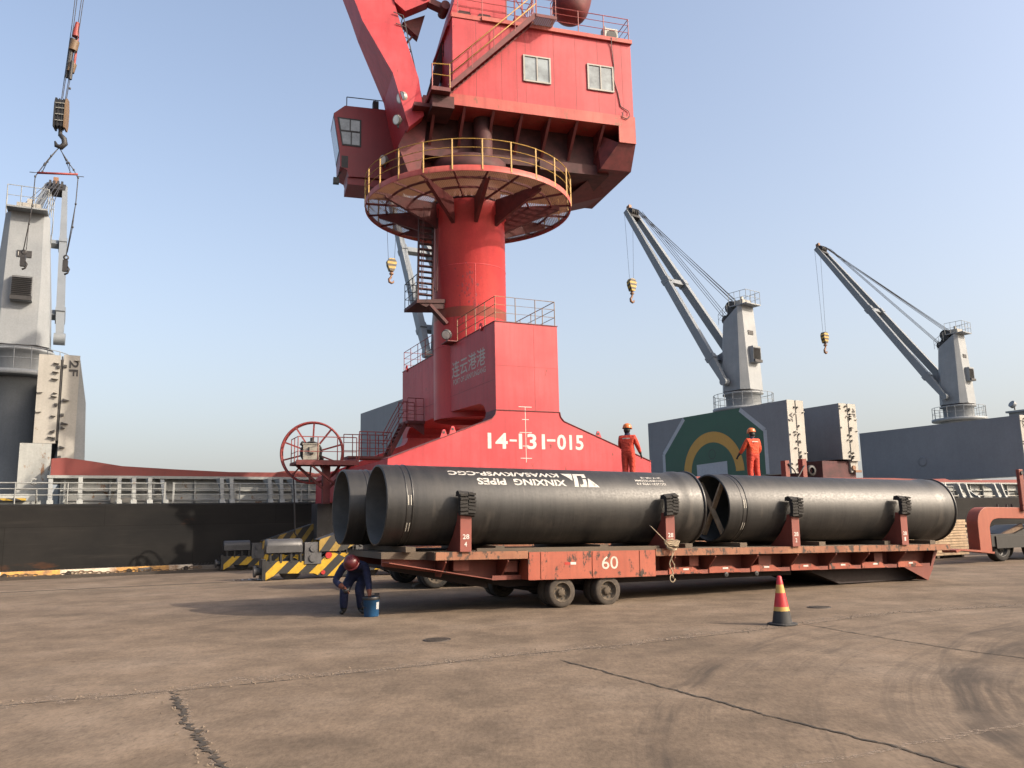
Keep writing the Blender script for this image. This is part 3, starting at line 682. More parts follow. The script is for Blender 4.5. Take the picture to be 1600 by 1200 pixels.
# ------------------------------------------------------------------ second trailer behind, with two pipes
T2 = pw(TA, TO, 0, 5.72)
T2R = empty('roll_trailer', T2, (0, 0, R_(TA)))
tag(T2R, 'second red roll trailer parked behind, half hidden by the loaded one', 'trailer')
mb = MB(); mb.box(-1.5, 12.3, 0, 2.9, .86, 1.0); mb.build('deck', 'rim', T2R)
mb = MB(); mb.prism([(-1.5, .859), (12.2, .859), (11.9, .45), (-.8, .45)], 'y', .35, 2.5); mb.build('chassis_beam', 'underdark', T2R)
for ax in (-.42, .55):
    for v in (.14, .42, 2.5, 2.78): wheel(T2R, ax, v, .36, .22, -1, ('rubber', 'rimdust'))
for u in (1.9, 5.2, 8.4): stake(T2R, u, .66, None, 20 + int(u))
for u in (10.92, 11.62):
    k = MB(); k.box(u - .07, u + .09, -.08, .12, 1.0, 3.25 + .06 * (u > 11)); k.build('end_post', 'stake', T2R)
k = MB(); k.tube([(10.95, -.1, 3.15), (11.15, -.12, 2.95), (11.3, -.1, 2.72), (11.6, -.1, 3.1)], .02, 6); k.lathe([(.10, -.05), (.17, -.04), (.17, .04), (.10, .05)], (11.95, 0, 2.95), 'y', 20); k.build('lashing', 'dark', T2R)
for u in (1.05, 4.4, 6.6, 10):
    k = MB(); k.box(u - .09, u + .09, .1, 2.8, 1.0, 1.08); k.build('dunnage', 'wood', T2R)
for u, lb in ((-1.35, 'black pipe on the rear trailer under the worker with dark gloves'), (5.75, 'black pipe on the rear trailer under the second orange worker')):
    pipe(pw(TA, T2, u, .85, 1.08 + PR), (0, 0, R_(TA)), lb)
PIPE2_TOP = 1.08 + 2 * PR

# ------------------------------------------------------------------ terminal tractor with gooseneck, right edge
GO = (14.47, 26.3)
TT = empty('terminal_tractor', (*GO, 0), (0, 0, R_(25)))
tag(TT, 'terminal tractor with orange red gooseneck reaching toward the loaded trailer', 'tractor')
def arc(cx, cz, r, a0, a1, n): return [(cx + r * math.cos(R_(a0 + (a1 - a0) * i / n)), cz + r * math.sin(R_(a0 + (a1 - a0) * i / n))) for i in range(n + 1)]
outer = [(0, .34)] + arc(.52, 1.20, .52, 180, 90, 10) + [(3.6, 1.66), (6.2, 1.55)]
inner = [(6.2, 1.22), (3.6, 1.30), (.98, 1.36)] + arc(.86, 1.02, .32, 100, 180, 8) + [(.54, .34)]
mb = MB(); mb.prism(outer + inner, 'y', 0, .40); gn = mb.build('gooseneck', 'truck', TT, bevel=.012)
mb = MB(); mb.prism([(-1.15, .36), (-.95, .42), (0, .335), (.56, .27), (.58, .33), (0, .338 + .06), (-.95, .47), (-1.2, .44)], 'y', -.05, .45); mb.build('coupling_tongue', 'truck', TT)
mb = MB(); mb.box(.72, 2.6, .12, .55, .48, .86); mb.box(2.6, 9.4, .12, 1.5, .48, .86); mb.box(.9, 2.6, .08, .12, .42, .80); mb.prism([(2.0, .86), (2.9, 1.12), (9.4, 1.12), (9.4, .86)], 'y', .2, 1.5); mb.build('chassis', 'black', TT)
mb = MB(); mb.bar((1.45, .36, .74), (2.6, .36, 1.10), .10, .16); mb.build('ramp', plain('dusty_ramp', (.2, .13, .085), .85), TT)
for x in (1.25, 3.0, 8.4): wheel(TT, x, .32, .42, .3, -1, ('rubber', 'black'))
for x in (3.0, 8.4): wheel(TT, x, 1.4, .42, .34, 1, ('rubber', 'rimdust'))
mb = MB(); mb.box(2.12, 2.32, -.1, .02, 1.57, 2.92); mb.box(2.12, 7.4, -.1, .02, 1.72, 1.80); mb.box(7.4, 9.3, -.1, 1.5, 1.13, 3.15)
cb = mb.build('cab', 'trailer', TT, bevel=.02)
mb = MB(); mb.box(7.6, 9.1, -.115, -.102, 2.1, 2.9); mb.build('window', 'cabglass', cb)
mb = MB(); mb.cyl((2.22, -.10, 2.80), (2.22, -.14, 2.80), .06, n=18); mb.build('lamp', 'dark', cb)
mb = MB()
for x in (1.3, 1.75, 2.0): mb.cyl((x, .2, 1.66), (x, .2, 1.80), .03, n=8)
mb.build('air_coupling', 'dark', TT)

# ------------------------------------------------------------------ timber stack
TS = empty('timber_stack', (16.1, 30.0, 0), (0, 0, R_(25)))
tag(TS, 'stack of pale sawn planks in two bundles beside the red gooseneck', 'timber')
rnd = random.Random(9)
for bz, rows in ((.10, 7), (.76, 6)):
    mb = MB()
    for x in (-3.2, -1.6, -.35): mb.box(x - .06, x + .06, 0, 1.2, bz - .085, bz - .003)
    mb.build('bearer', 'wood', TS)
    for r in range(rows):
        for c in range(2):
            mb = MB(); dx = rnd.uniform(-.09, .07); th = .078
            mb.box(-4 + dx, dx, c * .6 + .006 + rnd.uniform(-.015, .0), c * .6 + .585, bz + r * .094, bz + r * .094 + th); mb.build('plank', 'plank', TS)
# ------------------------------------------------------------------ portal crane
KR = empty('portal_crane', (*KO, 0), (0, 0, R_(KA)))
tag(KR, 'huge red harbour portal crane with ring walkway, numbered 14-131-015', 'crane')
UR = (0, 0, R_(UA - KA))
for v in (-5.7, 5.7):
    mb = MB(); mb.box(-60, 60, v - .04, v + .04, -.5, .012 if v < 0 else -.14); tag(mb.build('crane_rail', 'iron', loc=(*KO, 0), rot=(0, 0, R_(KA))), kind='structure')
# gantry beams
prof = [(-5.15, 2.5), (-5.15, 3.68), (-1.62, 5.02)] + [(-1.42, 5.10), (-1.30, 5.24), (-1.256, 5.42)] + [(1.256, 5.42), (1.30, 5.24), (1.42, 5.10), (1.62, 5.02), (5.1, 3.70), (5.1, 2.5), (3.4, 2.5), (2.4, 3.1), (-2.4, 3.1), (-3.4, 2.5)]
for v0, v1 in ((-5.40, -4.55), (4.6, 5.45)):
    mb = MB(); mb.prism(prof, 'y', v0, v1)
    gb = mb.build('gantry_beam', 'red', KR)
    if v0 < 0:
        k = MB()
        for a, b in zip(prof[1:11], prof[2:11]): k.bar((a[0], -5.0, a[1] + .01), (b[0], -5.0, b[1] + .01), .95, .025, up=(0, 1, 0)) if False else k.bar((a[0], -4.98, a[1] + .012), (b[0], -4.98, b[1] + .012), .90, .022, up=(0, 0, 1))
        k.build('top_flange', 'darkred', gb)
        for tx, x, w in (('14', -1.59, .76), ('131', -.40, 1.03), ('015', 1.12, 1.08)):
            lettering(tx, (x, -5.404, 4.07), (1, 0, 0), (0, 0, 1), w, .55, 'white', gb, .022)
        k = MB(); k.box(-.76, -.48, -5.405, -5.402, 4.33, 4.40); k.box(.71, 1.05, -5.405, -5.402, 4.36, 4.44); k.build('lettering', 'white', gb)
        k = MB(); k.box(-.135, -.115, -5.4046, -5.4022, 3.6, 5.57)
        for z, w in ((5.57, .26), (5.12, .13), (4.66, .24), (4.18, .13), (3.75, .22)): k.box(-.125 - w, -.125 + w, -5.4052, -5.4042, z - .011, z + .011)
        k.build('height_scale', 'white', gb)
        for x in (-3.16, -2.84, 2.9):
            zz = 3.68 + (x + 5.15) * .38 if x < 0 else 5.02 - (x - 1.62) * .38
            k = MB(); k.prism([(x - .16, zz - .1), (x + .16, zz - .03), (x + .05, zz + .26), (x - .03, zz + .26)], 'y', -5.3, -5.25); k.cyl((x, -5.31, zz + .16), (x, -5.24, zz + .16), .045, n=10, m=1); k.build('lifting_lug', ['red', 'dark'], gb)
# end sills and legs
for s in (-1, 1):
    a, b = sorted((s * 5.15, s * 4.3)); mb = MB(); mb.prism([(-4.548, 3.66), (4.598, 3.66), (4.598, 2.5), (-4.548, 2.5)], 'x', a, b); mb.box(a, b, 5.452, 5.85, 2.5, 3.62); mb.build('end_sill', 'red', KR)
    for v in (-5.55, 5.2):
        a, b = sorted((s * 5.33, s * 4.1)); mb = MB(); mb.box(a, b, v - .62, v + .62, .95 if v < 0 else .75, 2.495); mb.build('leg_box', 'motor', KR)
# pedestal with arched underside
P = [(-5.395, 5.43), (-5.395, 8.6), (5.45, 8.6), (5.45, 5.3), (4.9, 5.3), (4.75, 5.62), (4.4, 5.85), (0, 5.95), (-3.9, 5.85), (-4.3, 5.72), (-4.5, 5.43)]
mb = MB(); mb.prism(P, 'x', -1.25, 1.25); pd = mb.build('pedestal', 'red', KR)
mb = MB(); mb.box(-1.27, 1.27, -5.42, 5.47, 8.602, 8.63); mb.build('top_edge', 'darkred', pd)
# Chinese lettering on the shaded side: reading direction runs from far to near
lettering('连云港港', (-1.254, -1.12, 7.21), (0, -1, 0), (0, 0, 1), 3.40, .66, 'offwhite', pd, .008)
lettering('PORT OF LIANYUNGANG', (-1.254, -1.25, 6.93), (0, -1, 0), (0, 0, 1), 3.28, .21, 'offwhite', pd, .016)
k = MB(); k.box(-1.2525, -1.2502, -.86, -.845, 5.95, 8.6); k.box(-1.2525, -1.2502, 2.6, 2.615, 5.95, 8.6); k.box(-1.2525, -1.2502, -5.3, 5.4, 6.52, 6.532); k.box(.28, .292, -5.398, -5.3952, 5.45, 8.6); k.box(-1.2, 1.2, -5.398, -5.3952, 7.02, 7.03); k.build('plate_seam', 'darkred', pd)
for v in (-4.2, 4.75):
    k = MB(); k.lathe([(.07, -.02), (.15, -.02), (.15, .02), (.07, .02)], (-1.275, v, 8.66), 'x', 18, closed=True); k.build('lifting_eye', 'red', pd)
k = MB(); railing(k, [(-1.2, -1.6, 8.62), (-1.2, -5.33, 8.62), (1.2, -5.33, 8.62), (1.2, -1.4, 8.62)], .93, .017, (.36, .68), .95); k.build('railing', 'railbrown', pd)
k = MB(); railing(k, [(-1.2, 1.3, 8.62), (-1.2, 5.38, 8.62), (1.2, 5.38, 8.62), (1.2, 1.4, 8.62)], .93, .017, (.36, .68), .95); k.build('railing', 'redrail', pd)
def flood(par, o, d, s=.30, rot=None, mat='lamp'):
    o = Vector(o); d = Vector(d).normalized(); k = MB()
    k.cyl(o, o + d * s * .35, s * .62, s * .60, 16, 0); k.cyl(o - d * s * .45, o, s * .32, s * .6, 16, 0); k.cyl(o + d * s * .352, o + d * s * .37, s * .52, s * .5, 16, 1); k.bar(o - Vector((0, 0, s)), o - Vector((0, 0, .1 * s)), s * .2, s * .2, 2)
    return k.build('floodlight', [mat, 'lens', 'dark'], par, rot=rot)
flood(pd, (-1.5, -1.25, 9.0), (-.7, -.6, -.5), .34, None, 'machine')
k = MB(); k.box(-1.65, -1.2, -1.7, -.95, 8.62, 8.66); k.build('lamp_bracket', 'darkred', pd)
# column
def col_mat():
    m = paint('column_red_paint', RED, .42, .12, (.12, .02, .02), .16, .22, .03, fade=(.45, .045, .043), spec=.45, k=1)
    ns, ls = m.node_tree.nodes, m.node_tree.links; b = ns['Principled BSDF']; src = b.inputs['Base Color'].links[0].from_socket
    tc = ns.new('ShaderNodeTexCoord'); sx = ns.new('ShaderNodeSeparateXYZ'); ls.new(tc.outputs['Object'], sx.inputs[0])
    def ma(op, x, y):
        n = ns.new('ShaderNodeMath'); n.operation = op
        for i, q in ((0, x), (1, y)):
            if isinstance(q, (int, float)): n.inputs[i].default_value = q
            else: ls.new(q, n.inputs[i])
        return n.outputs[0]
    band = ma('MULTIPLY', ma('GREATER_THAN', sx.outputs[2], 9.80), ma('LESS_THAN', sx.outputs[2], 10.22))
    c = mix(ns, ls, ma('MULTIPLY', band, .8), src, (.15, .045, .03)); ls.new(c, b.inputs['Base Color'])
    return m
mb = MB(); mb.lathe([(1.54, 5.7), (1.54, 14.2), (1.60, 14.25), (1.60, 14.8)], (0, 0, 0), 'z', 96)
cl = mb.build('column', col_mat(), KR)
k = MB()
for z in (12.0, 8.64): k.lathe([(1.541, z - .015), (1.55, z - .01), (1.55, z + .01), (1.541, z + .015)], (0, 0, 0), 'z', 96)
k.tube([(-.35, -1.503, 8.7), (-.35, -1.503, 12)], .012, 5); k.build('weld_seam', 'red', cl)
k = MB(); rnd = random.Random(3)
for i in range(46):
    a = R_(rnd.gauss(248, 11)); z = rnd.gauss(11.2, .5); r = rnd.uniform(.012, .05); h = r * rnd.uniform(.8, 2.4)
    n = Vector((math.cos(a), math.sin(a), 0)); tn = Vector((-n.y, n.x, 0)); c = n * 1.5435 + Vector((0, 0, z))
    k.add([c + tn * r * math.cos(q) * rnd.uniform(.6, 1.2) + Vector((0, 0, h * math.sin(q) * rnd.uniform(.6, 1.2))) for q in [j * .9 for j in range(7)]], [tuple(range(7))])
for i in range(9):
    a = R_(rnd.uniform(222, 262)); z = rnd.choice((9.75, 10.3)) + rnd.uniform(-.1, .2); n = Vector((math.cos(a), math.sin(a), 0)); tn = Vector((-n.y, n.x, 0)); c = n * 1.5435 + Vector((0, 0, z)); w = .016
    k.add([c - tn * w, c + tn * w, c + tn * w * .4 + Vector((0, 0, -rnd.uniform(.25, .6))), c - tn * w * .4 + Vector((0, 0, -.3))], [(0, 1, 2, 3)])
k.build('chipped_paint', plain('primer_red', (.25, .02, .03), .7), cl, fixn=False)
# ring walkway
RW = 4.42; ZW = 14.85
mb = MB(); n = 72
rr = lambda r, z: [(r * math.cos(2 * math.pi * i / n), r * math.sin(2 * math.pi * i / n), z) for i in range(n)]
mb.loft([rr(RW, ZW - .10), rr(RW, ZW + .13), rr(RW - .03, ZW + .13), rr(RW - .03, ZW - .10), rr(RW, ZW - .10)], 0, True, False)
wk = mb.build('ring_walkway', 'redpale', KR)
k = MB(); vs = rr(1.62, ZW + .05) + rr(RW - .03, ZW + .05); k.add(vs, [(i, (i + 1) % n, n + (i + 1) % n, n + i) for i in range(n)]); k.build('mesh_floor', 'meshfloor', wk, fixn=False)
k = MB()
for r in (3.55, 2.6): k.loft([rr(r - .025, ZW - .05), rr(r + .025, ZW - .05), rr(r + .025, ZW + .04), rr(r - .025, ZW + .04), rr(r - .025, ZW - .05)], 0, False, False)
for i in range(20):
    a = 2 * math.pi * (i + .35) / 20; d = Vector((math.cos(a), math.sin(a), 0)); k.bar(d * 1.6 + Vector((0, 0, ZW)), d * (RW - .03) + Vector((0, 0, ZW)), .05, .085)
k.build('floor_frame', 'darkred', wk)
for i in range(10):
    a = 2 * math.pi * (i + .2) / 10; k = MB(); c, s = math.cos(a), math.sin(a)
    pl = [(1.50, 13.75), (1.50, ZW - .05), (RW - .5, ZW - .05), (RW - .5, ZW - .16), (1.95, 13.95)]
    for t in (-.07, .07): k.add([(r * c - (t + e) * s, r * s + (t + e) * c, z) for e in (-.008, .008) for r, z in pl], [(0, 1, 2, 3, 4), (9, 8, 7, 6, 5)] + [(j, (j + 1) % 5, 5 + (j + 1) % 5, 5 + j) for j in range(5)])
    k.add([(r * c - t * s, r * s + t * c, z) for t in (-.07, .07) for r, z in ((1.52, 13.75), (1.95, 13.945), (RW - .5, ZW - .165))], [(0, 1, 4, 3), (1, 2, 5, 4)])
    k.build('bracket', 'darkred', wk)
k = MB(); pts = [(RW * math.cos(2 * math.pi * i / 24), RW * math.sin(2 * math.pi * i / 24), ZW + .14) for i in range(24)]
for q in (.36, .70, 1.05): k.tube([((RW - .01) * math.cos(2 * math.pi * i / 72), (RW - .01) * math.sin(2 * math.pi * i / 72), ZW + .14 + q) for i in range(72)], .019 if q > 1 else .014, 5, 0, True)
for p in pts: k.bar((p[0] * .998, p[1] * .998, ZW - .05), (p[0] * .998, p[1] * .998, ZW + 1.19), .05, .05)
k.build('railing', 'yellow', wk)
# stair up the column
k = MB(); A, B = Vector((-2.15, -.45, 10.52)), Vector((-1.86, .2, 14.85)); w = Vector((.31, 0, 0))
for s in (-1, 1): k.bar(A + w * s, B + w * s, .05, .16, up=(0, 1, 0))
for i in range(1, 17): q = A.lerp(B, i / 17); k.box(q.x - .30, q.x + .30, q.y - .11, q.y + .11, q.z - .02, q.z + .02)
for s in (-1, 1):
    for h in (.45, .85): k.tube([A + w * s + Vector((-.02, -.25 - h * .5, .25)), B + w * s + Vector((-.02, -.25 - h * .5, -.3))], .016, 5)
st = k.build('column_stair', 'deepred', KR)
k = MB(); k.prism([(-2.6, 10.32), (-2.6, 10.46), (-1.38, 10.58), (-1.38, 10.42)], 'y', -.75, .95); k.prism([(-2.5, 10.32), (-2.0, 10.12), (-1.4, 10.2), (-1.4, 10.42)], 'y', -.7, -.66); k.bar((-2.1, -.8, 10.25), (-1.35, -.75, 9.55), .30, .12)
k.build('landing', 'deepred', st)
k = MB(); railing(k, [(-2.58, -.7, 10.47), (-2.58, .9, 10.47), (-1.6, .9, 10.5)], 1.05, .018, (.36, .7), .6); k.tube([(-1.75, -.2, 11.3), (-1.3, -.1, 10.7)], .015, 5); k.build('railing', 'dark', st)
# slewing bearing + central girder
mb = MB(); mb.lathe([(0, 14.86), (1.5, 14.86), (1.5, 15.15), (1.38, 15.2), (1.38, 15.9), (1.7, 16.0), (1.7, 16.75), (0, 16.75)], (0, 0, 0), 'z', 64)
for i in range(40):
    a = 2 * math.pi * i / 40; mb.box(1.5 * math.cos(a) - .05, 1.5 * math.cos(a) + .05, 1.5 * math.sin(a) - .05, 1.5 * math.sin(a) + .05, 14.9, 15.12)
mb.build('slewing_bearing', 'deepred', KR)
mb = MB(); mb.box(-2.5, 5.6, -.95, 2.4, 16.75, 18.46); mb.box(2.9, 6.1, -1.2, 2.6, 16.55, 17.0)
mb.cyl((.35, -1.25, 16.4), (.35, -1.25, 18.45), .40, n=24)
mb.build('slewing_frame', 'deepred', KR, rot=UR)
mb = MB()
mb.add([(5.55, -1.62, 16.68), (7.0, -1.62, 16.68), (7.0, -2.2, 17.695), (6.21, -2.2, 17.695), (5.55, 2.9, 16.68), (7.0, 2.9, 16.68), (7.0, 2.9, 18.45), (5.55, 2.9, 18.45), (7.0, -2.2, 18.45), (5.55, -1.3, 18.45)],
       [(0, 1, 2, 3), (0, 4, 5, 1), (4, 7, 6, 5), (1, 5, 6, 8, 2), (0, 3, 9), (0, 9, 7, 4)])
mb.add([(4.4, 1.6, 15.9), (6.6, 2.9, 16.679), (5.55, 2.9, 16.679), (4.0, 2.9, 15.9), (5.55, -1.0, 16.679), (7.0, 1.2, 16.679)], [(0, 3, 2, 4), (0, 4, 5), (0, 5, 1, 3), (1, 2, 3)])
mb.build('counterweight_box', 'darkred', KR, rot=UR)
# machine house
mb = MB(); mb.box(-1.16, 6.96, -2.2, 1.7, 18.5, 22.42)
for u in (-.15, .95, 1.62, 2.02, 3.3, 4.3, 5.35, 6.12, 6.5): mb.box(u - .008, u + .008, -2.203, -2.2005, 18.97, 22.40, 1)
mb.box(-1.30, 7.0, -2.26, 1.74, 18.46, 18.95, 2); mb.box(6.21, 7.0, -2.262, -2.16, 17.7, 18.458, 2)
hs = mb.build('machine_house', ['red', 'darkred', 'redpale'], KR, rot=UR)
mb = MB(); mb.box(.1, 7.0, -2.32, 1.78, 22.42, 22.60); mb.box(-1.2, .098, -2.24, 1.7, 22.42, 22.62); mb.build('roof', 'redpale', hs)
for i in range(7):
    u = -1.9 + i * 1.24; k = MB(); k.prism([(-2.2, 18.455), (-.96, 18.455), (-.96, 17.2)], 'x', u - .012, u + .012); k.bar((u, -2.2, 18.44), (u, -.96, 17.2), .12, .02, up=(0, 1, 1)); k.build('floor_rib', 'darkred', hs)
for u0, z0 in ((1.94, 20.0), (4.87, 20.03)):
    k = MB(); w, h = 1.16, 1.13
    k.box(u0, u0 + w, -2.215, -2.2005, z0, z0 + h, 1)
    for a in ((u0 - .04, u0 + .03, z0 - .04, z0 + h + .04), (u0 + w - .03, u0 + w + .04, z0 - .04, z0 + h + .04), (u0 + w / 2 - .025, u0 + w / 2 + .025, z0, z0 + h)): k.box(a[0], a[1], -2.26, -2.2155, a[2], a[3], 0)
    k.box(u0 + .03, u0 + w - .03, -2.255, -2.2157, z0 + h - .02, z0 + h + .04, 0); k.box(u0 + .03, u0 + w - .03, -2.27, -2.2157, z0 - .05, z0 + .02, 0)
    k.build('window', ['cream', 'glass'], hs)
k = MB(); railing(k, [(3.3, -2.2, 22.6), (6.9, -2.2, 22.6), (6.9, 1.6, 22.6)], 1.05, .022, (.38, .72), 1.2); railing(k, [(-.9, -2.1, 22.62), (2.3, -2.1, 22.62)], 1.05, .018, (.38, .72), 1.2); k.build('roof_railing', 'redrail', hs)
k = MB(); k.box(5.9, 6.5, -1.95, -1.6, 22.62, 23.25, 0); k.cyl((6.2, -1.96, 22.93), (6.2, -1.975, 22.93), .24, n=20, m=1); k.box(5.85, 5.88, -2.0, -1.55, 22.6, 23.3, 0); k.build('air_conditioner', ['lamp', 'dark'], hs)
k = MB(); k.tube([(6.0, -2.34, 22.55), (6.02, -2.24, 22.2), (6.12, -2.23, 21.2), (6.08, -2.23, 20.6), (6.25, -2.23, 20.0), (6.35, -2.23, 19.4), (6.72, -2.25, 19.2), (6.75, -2.3, 18.95), (6.6, -2.3, 18.8), (6.4, -2.3, 18.85), (6.38, -2.3, 19.1)], .02, 6); k.build('cable', 'cable', hs)
# outside stair
k = MB(); A, B = Vector((-1.45, -2.62, 18.86)), Vector((2.30, -2.62, 22.66))
for s in (-.31, .31): k.bar(A + Vector((0, s, 0)), B + Vector((0, s, 0)), .03, .20)
for i in range(1, 20): q = A.lerp(B, i / 20); k.box(q.x - .10, q.x + .10, q.y - .3, q.y + .3, q.z - .012, q.z + .012)
k.box(-2.2, -1.42, -2.95, -1.3, 18.62, 18.78); k.box(-2.1, -1.2, -2.6, -1.2, 18.1, 18.6, 1)
k.box(2.30, 3.20, -2.95, -2.32, 22.56, 22.60, 2); k.box(2.28, 3.22, -2.98, -2.95, 22.54, 22.68, 0)
sts = k.build('outside_stair', ['darkred', 'deepred', 'meshfloor'], hs)
k = MB()
a = Vector((0, -.31, 0))
for h in (.5, .98): k.tube([A + a + Vector((0, 0, h)), B + a + Vector((0, 0, h))], .022, 6)
k.tube([(-2.15, -2.93, 19.3), (-1.45, -2.93, 19.3)], .017, 5); k.tube([(-2.15, -2.93, 19.75), (-1.45, -2.93, 19.8)], .022, 5); k.tube([(-1.45, -2.93, 18.78), (-1.45, -2.93, 19.82)], .026, 5)
k.build('handrail', 'yellow', hs)
k = MB()
for i in range(0, 5): q = A.lerp(B, i / 4.) + a; k.bar(q, q + Vector((0, 0, .98)), .035, .035)
k.tube([(-2.17, -2.93, 18.78), (-2.17, -2.93, 19.75)], .03, 5)
railing(k, [(2.32, -2.94, 22.62), (3.18, -2.94, 22.62), (3.18, -2.35, 22.62)], 1.05, .018, (.4, .75), .9); railing(k, [(2.4, -2.3, 22.62), (2.4, -.8, 22.62)], 1.2, .018, (.3, .6, .9), .6)
for x in (1.75, 2.1, 2.55): k.bar((x, -1.7, 22.6), (x + .05, -1.5, 25), .05, .05)
k.bar((1.75, -1.7, 22.7), (2.6, -1.6, 24.2), .035, .035); k.bar((2.55, -1.7, 22.8), (1.8, -1.6, 24.2), .035, .035); k.box(1.6, 2.2, -2.2, -1.9, 22.62, 22.95)
k.build('stair_posts', 'redrail', hs)
# A-frame tower on the roof
mb = MB(); mb.prism([(-1.28, 22.3), (1.32, 22.63), (1.32, 30), (.8, 30)], 'y', -1.75, 1.2)
af = mb.build('mast_frame', 'red', KR, rot=UR)
k = MB()
for u in (-.55, .35): k.prism([(u - .3, 22.95), (u + .32, 22.95), (u + .26, 23.08), (u - .2, 23.08)], 'y', -1.765, -1.751)
k.prism([(1.322, 22.7), (1.55, 22.7), (1.55, 30), (1.322, 30)], 'y', -1.2, 1.0); k.build('mast_opening', 'deepred', af)
k = MB(); k.prism([(-2.3, 18.2), (-1.95, 18.2), (-.75, 22.4), (.3, 26), (0, 26), (-1.1, 22.6)], 'y', -.2, .4); k.build('boom_strut', 'deepred', af)
k = MB(); railing(k, [(-1.75, -.5, 19.6), (-.6, -.5, 23.6)], .8, .018, (.4,), 1.0); k.build('strut_railing', 'dark', af)
# luffing rod and pin link
mb = MB(); mb.prism([(-3.35, 23.6), (-2.9, 23.25), (-1.85, 23.9), (-1.75, 24.6), (-2.6, 30), (-4.6, 30)], 'y', -.85, -.25); lr = mb.build('luffing_rod', 'red', KR, rot=UR)
k = MB(); k.cyl((-2.0, -.95, 24.1), (-2.0, -.15, 24.1), .16, n=16); k.bar((-2.0, -.6, 24.05), (-1.1, -.6, 23.75), .4, .26); k.cyl((-1.15, -.95, 23.8), (-1.15, -.15, 23.8), .2, n=16); k.prism([(-2.9, 23.2), (-1.9, 23.7), (-2.2, 22.6), (-2.7, 23.0)], 'y', -.1, .3); k.bar((-2.3, .1, 22.9), (-3.0, .1, 21.9), .08, .08); k.build('pin_link', 'darkred', lr)
# counterweight on its rocking arm, only the rounded lower end in the picture
mb = MB(); d = Vector((.24, 0, 1)).normalized(); o = Vector((5.05, .1, 25.25)); rings = []
a = d.orthogonal().normalized(); c = d.cross(a)
for t, r in ((-.62, .02), (-.58, .3), (-.45, .58), (-.25, .76), (0, .86), (.5, .9), (5, .9)): rings.append([o + d * t + (a * math.cos(q * math.pi / 16) + c * math.sin(q * math.pi / 16)) * r for q in range(32)])
mb.loft(rings, 0, True); mb.build('rocking_counterweight', 'darkred', KR, rot=UR)
mb = MB(); mb.bar((5.6, .1, 27), (.9, -.2, 28.6), 1.0, .9); mb.build('rocking_arm', 'red', KR, rot=UR)
# boom
S = [((-2.9, 17.5), (-2.28, 18.1), 3.5), ((-3.5, 20.03), (-2.42, 19.95), 2.65), ((-4.72, 22.52), (-3.08, 22.55), 1.66), ((-5.05, 23.44), (-3.36, 23.6), 1.55), ((-9.9, 36.2), (-8.3, 36.6), 1.35)]
mb = MB(); mb.loft([[(l[0], -w / 2, l[1]), (r[0], -w / 2, r[1]), (r[0], w / 2, r[1]), (l[0], w / 2, l[1])] for l, r, w in S])
bo = mb.build('boom', 'red', KR, rot=UR)
mb = MB(); mb.taper((-10.9, 0, 36.0), (-19.5, 0, 34.6), 1.2, 1.3, .7, .7); mb.build('jib', 'red', KR, rot=UR)
k = MB()
for s in (-.28, .28): k.bar((-2.12, -.6 + s, 18.9), (-3.0, -.6 + s, 23.0), .035, .035)
for i in range(9): q = Vector((-2.12, -.6, 18.9)).lerp(Vector((-3.0, -.6, 23.0)), i / 8); k.bar(q + Vector((0, -.28, 0)), q + Vector((0, .28, 0)), .03, .03); k.bar(q + Vector((0, -.28, 0)), q + Vector((-.42, -.28, .1)), .03, .03)
k.build('boom_ladder', 'dark', bo)
k = MB(); k.prism([(-2.15, 19.3), (-1.17, 19.3), (-1.17, 16.0), (-2.4, 15.9), (-2.95, 16.2), (-3.2, 16.9)], 'y', -.25, 1.55); k.prism([(-2.2, 19.3), (-1.9, 19.3), (-2.35, 15.7), (-2.8, 15.7), (-3.25, 16.9)], 'y', -1.2, -.251); k.box(-2.75, -1.17, -2.1, 1.6, 18.30, 18.46); k.build('boom_bracket', 'darkred', KR, rot=UR)
flood(bo, (-3.08, -1.35, 18.95), (-.8, -.5, -.15), .42); flood(bo, (-3.28, -1.35, 17.95), (-.8, -.5, -.2), .34)
# operator cab
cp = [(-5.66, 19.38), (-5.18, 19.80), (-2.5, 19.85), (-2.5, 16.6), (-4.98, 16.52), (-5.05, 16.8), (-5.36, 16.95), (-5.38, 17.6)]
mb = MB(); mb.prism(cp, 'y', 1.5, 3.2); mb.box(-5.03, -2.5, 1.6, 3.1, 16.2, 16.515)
cabo = mb.build('operator_cab', 'cabshade', KR, rot=UR)
k = MB(); k.prism([(-5.50, 19.22), (-4.46, 19.20), (-4.46, 17.92), (-5.28, 17.92)], 'y', 1.478, 1.497, 0)
for q in ([(-5.42, 19.15), (-4.97, 19.14), (-4.97, 18.64), (-5.34, 18.64)], [(-4.92, 19.14), (-4.53, 19.13), (-4.53, 18.64), (-4.92, 18.64)], [(-5.33, 18.55), (-4.92, 18.55), (-4.92, 17.99), (-5.25, 17.99)], [(-4.87, 18.55), (-4.53, 18.55), (-4.53, 17.99), (-4.87, 17.99)]): k.prism(q, 'y', 1.470, 1.4775, 1)
k.build('window', ['dark', 'cabglass'], cabo)
k = MB(); f = lambda z: -5.66 + (19.38 - z) * .157
k.add([(f(z) - .012, v, z) for z, v in ((19.25, 1.62), (19.25, 3.08), (17.72, 3.08), (17.72, 1.62))], [(0, 1, 2, 3)], 1)
k.add([(f(z) - .006, v, z) for z, v in ((19.34, 1.52), (19.34, 3.18), (17.63, 3.18), (17.63, 1.52))], [(0, 1, 2, 3)], 0); k.build('windscreen', ['dark', 'glass'], cabo)
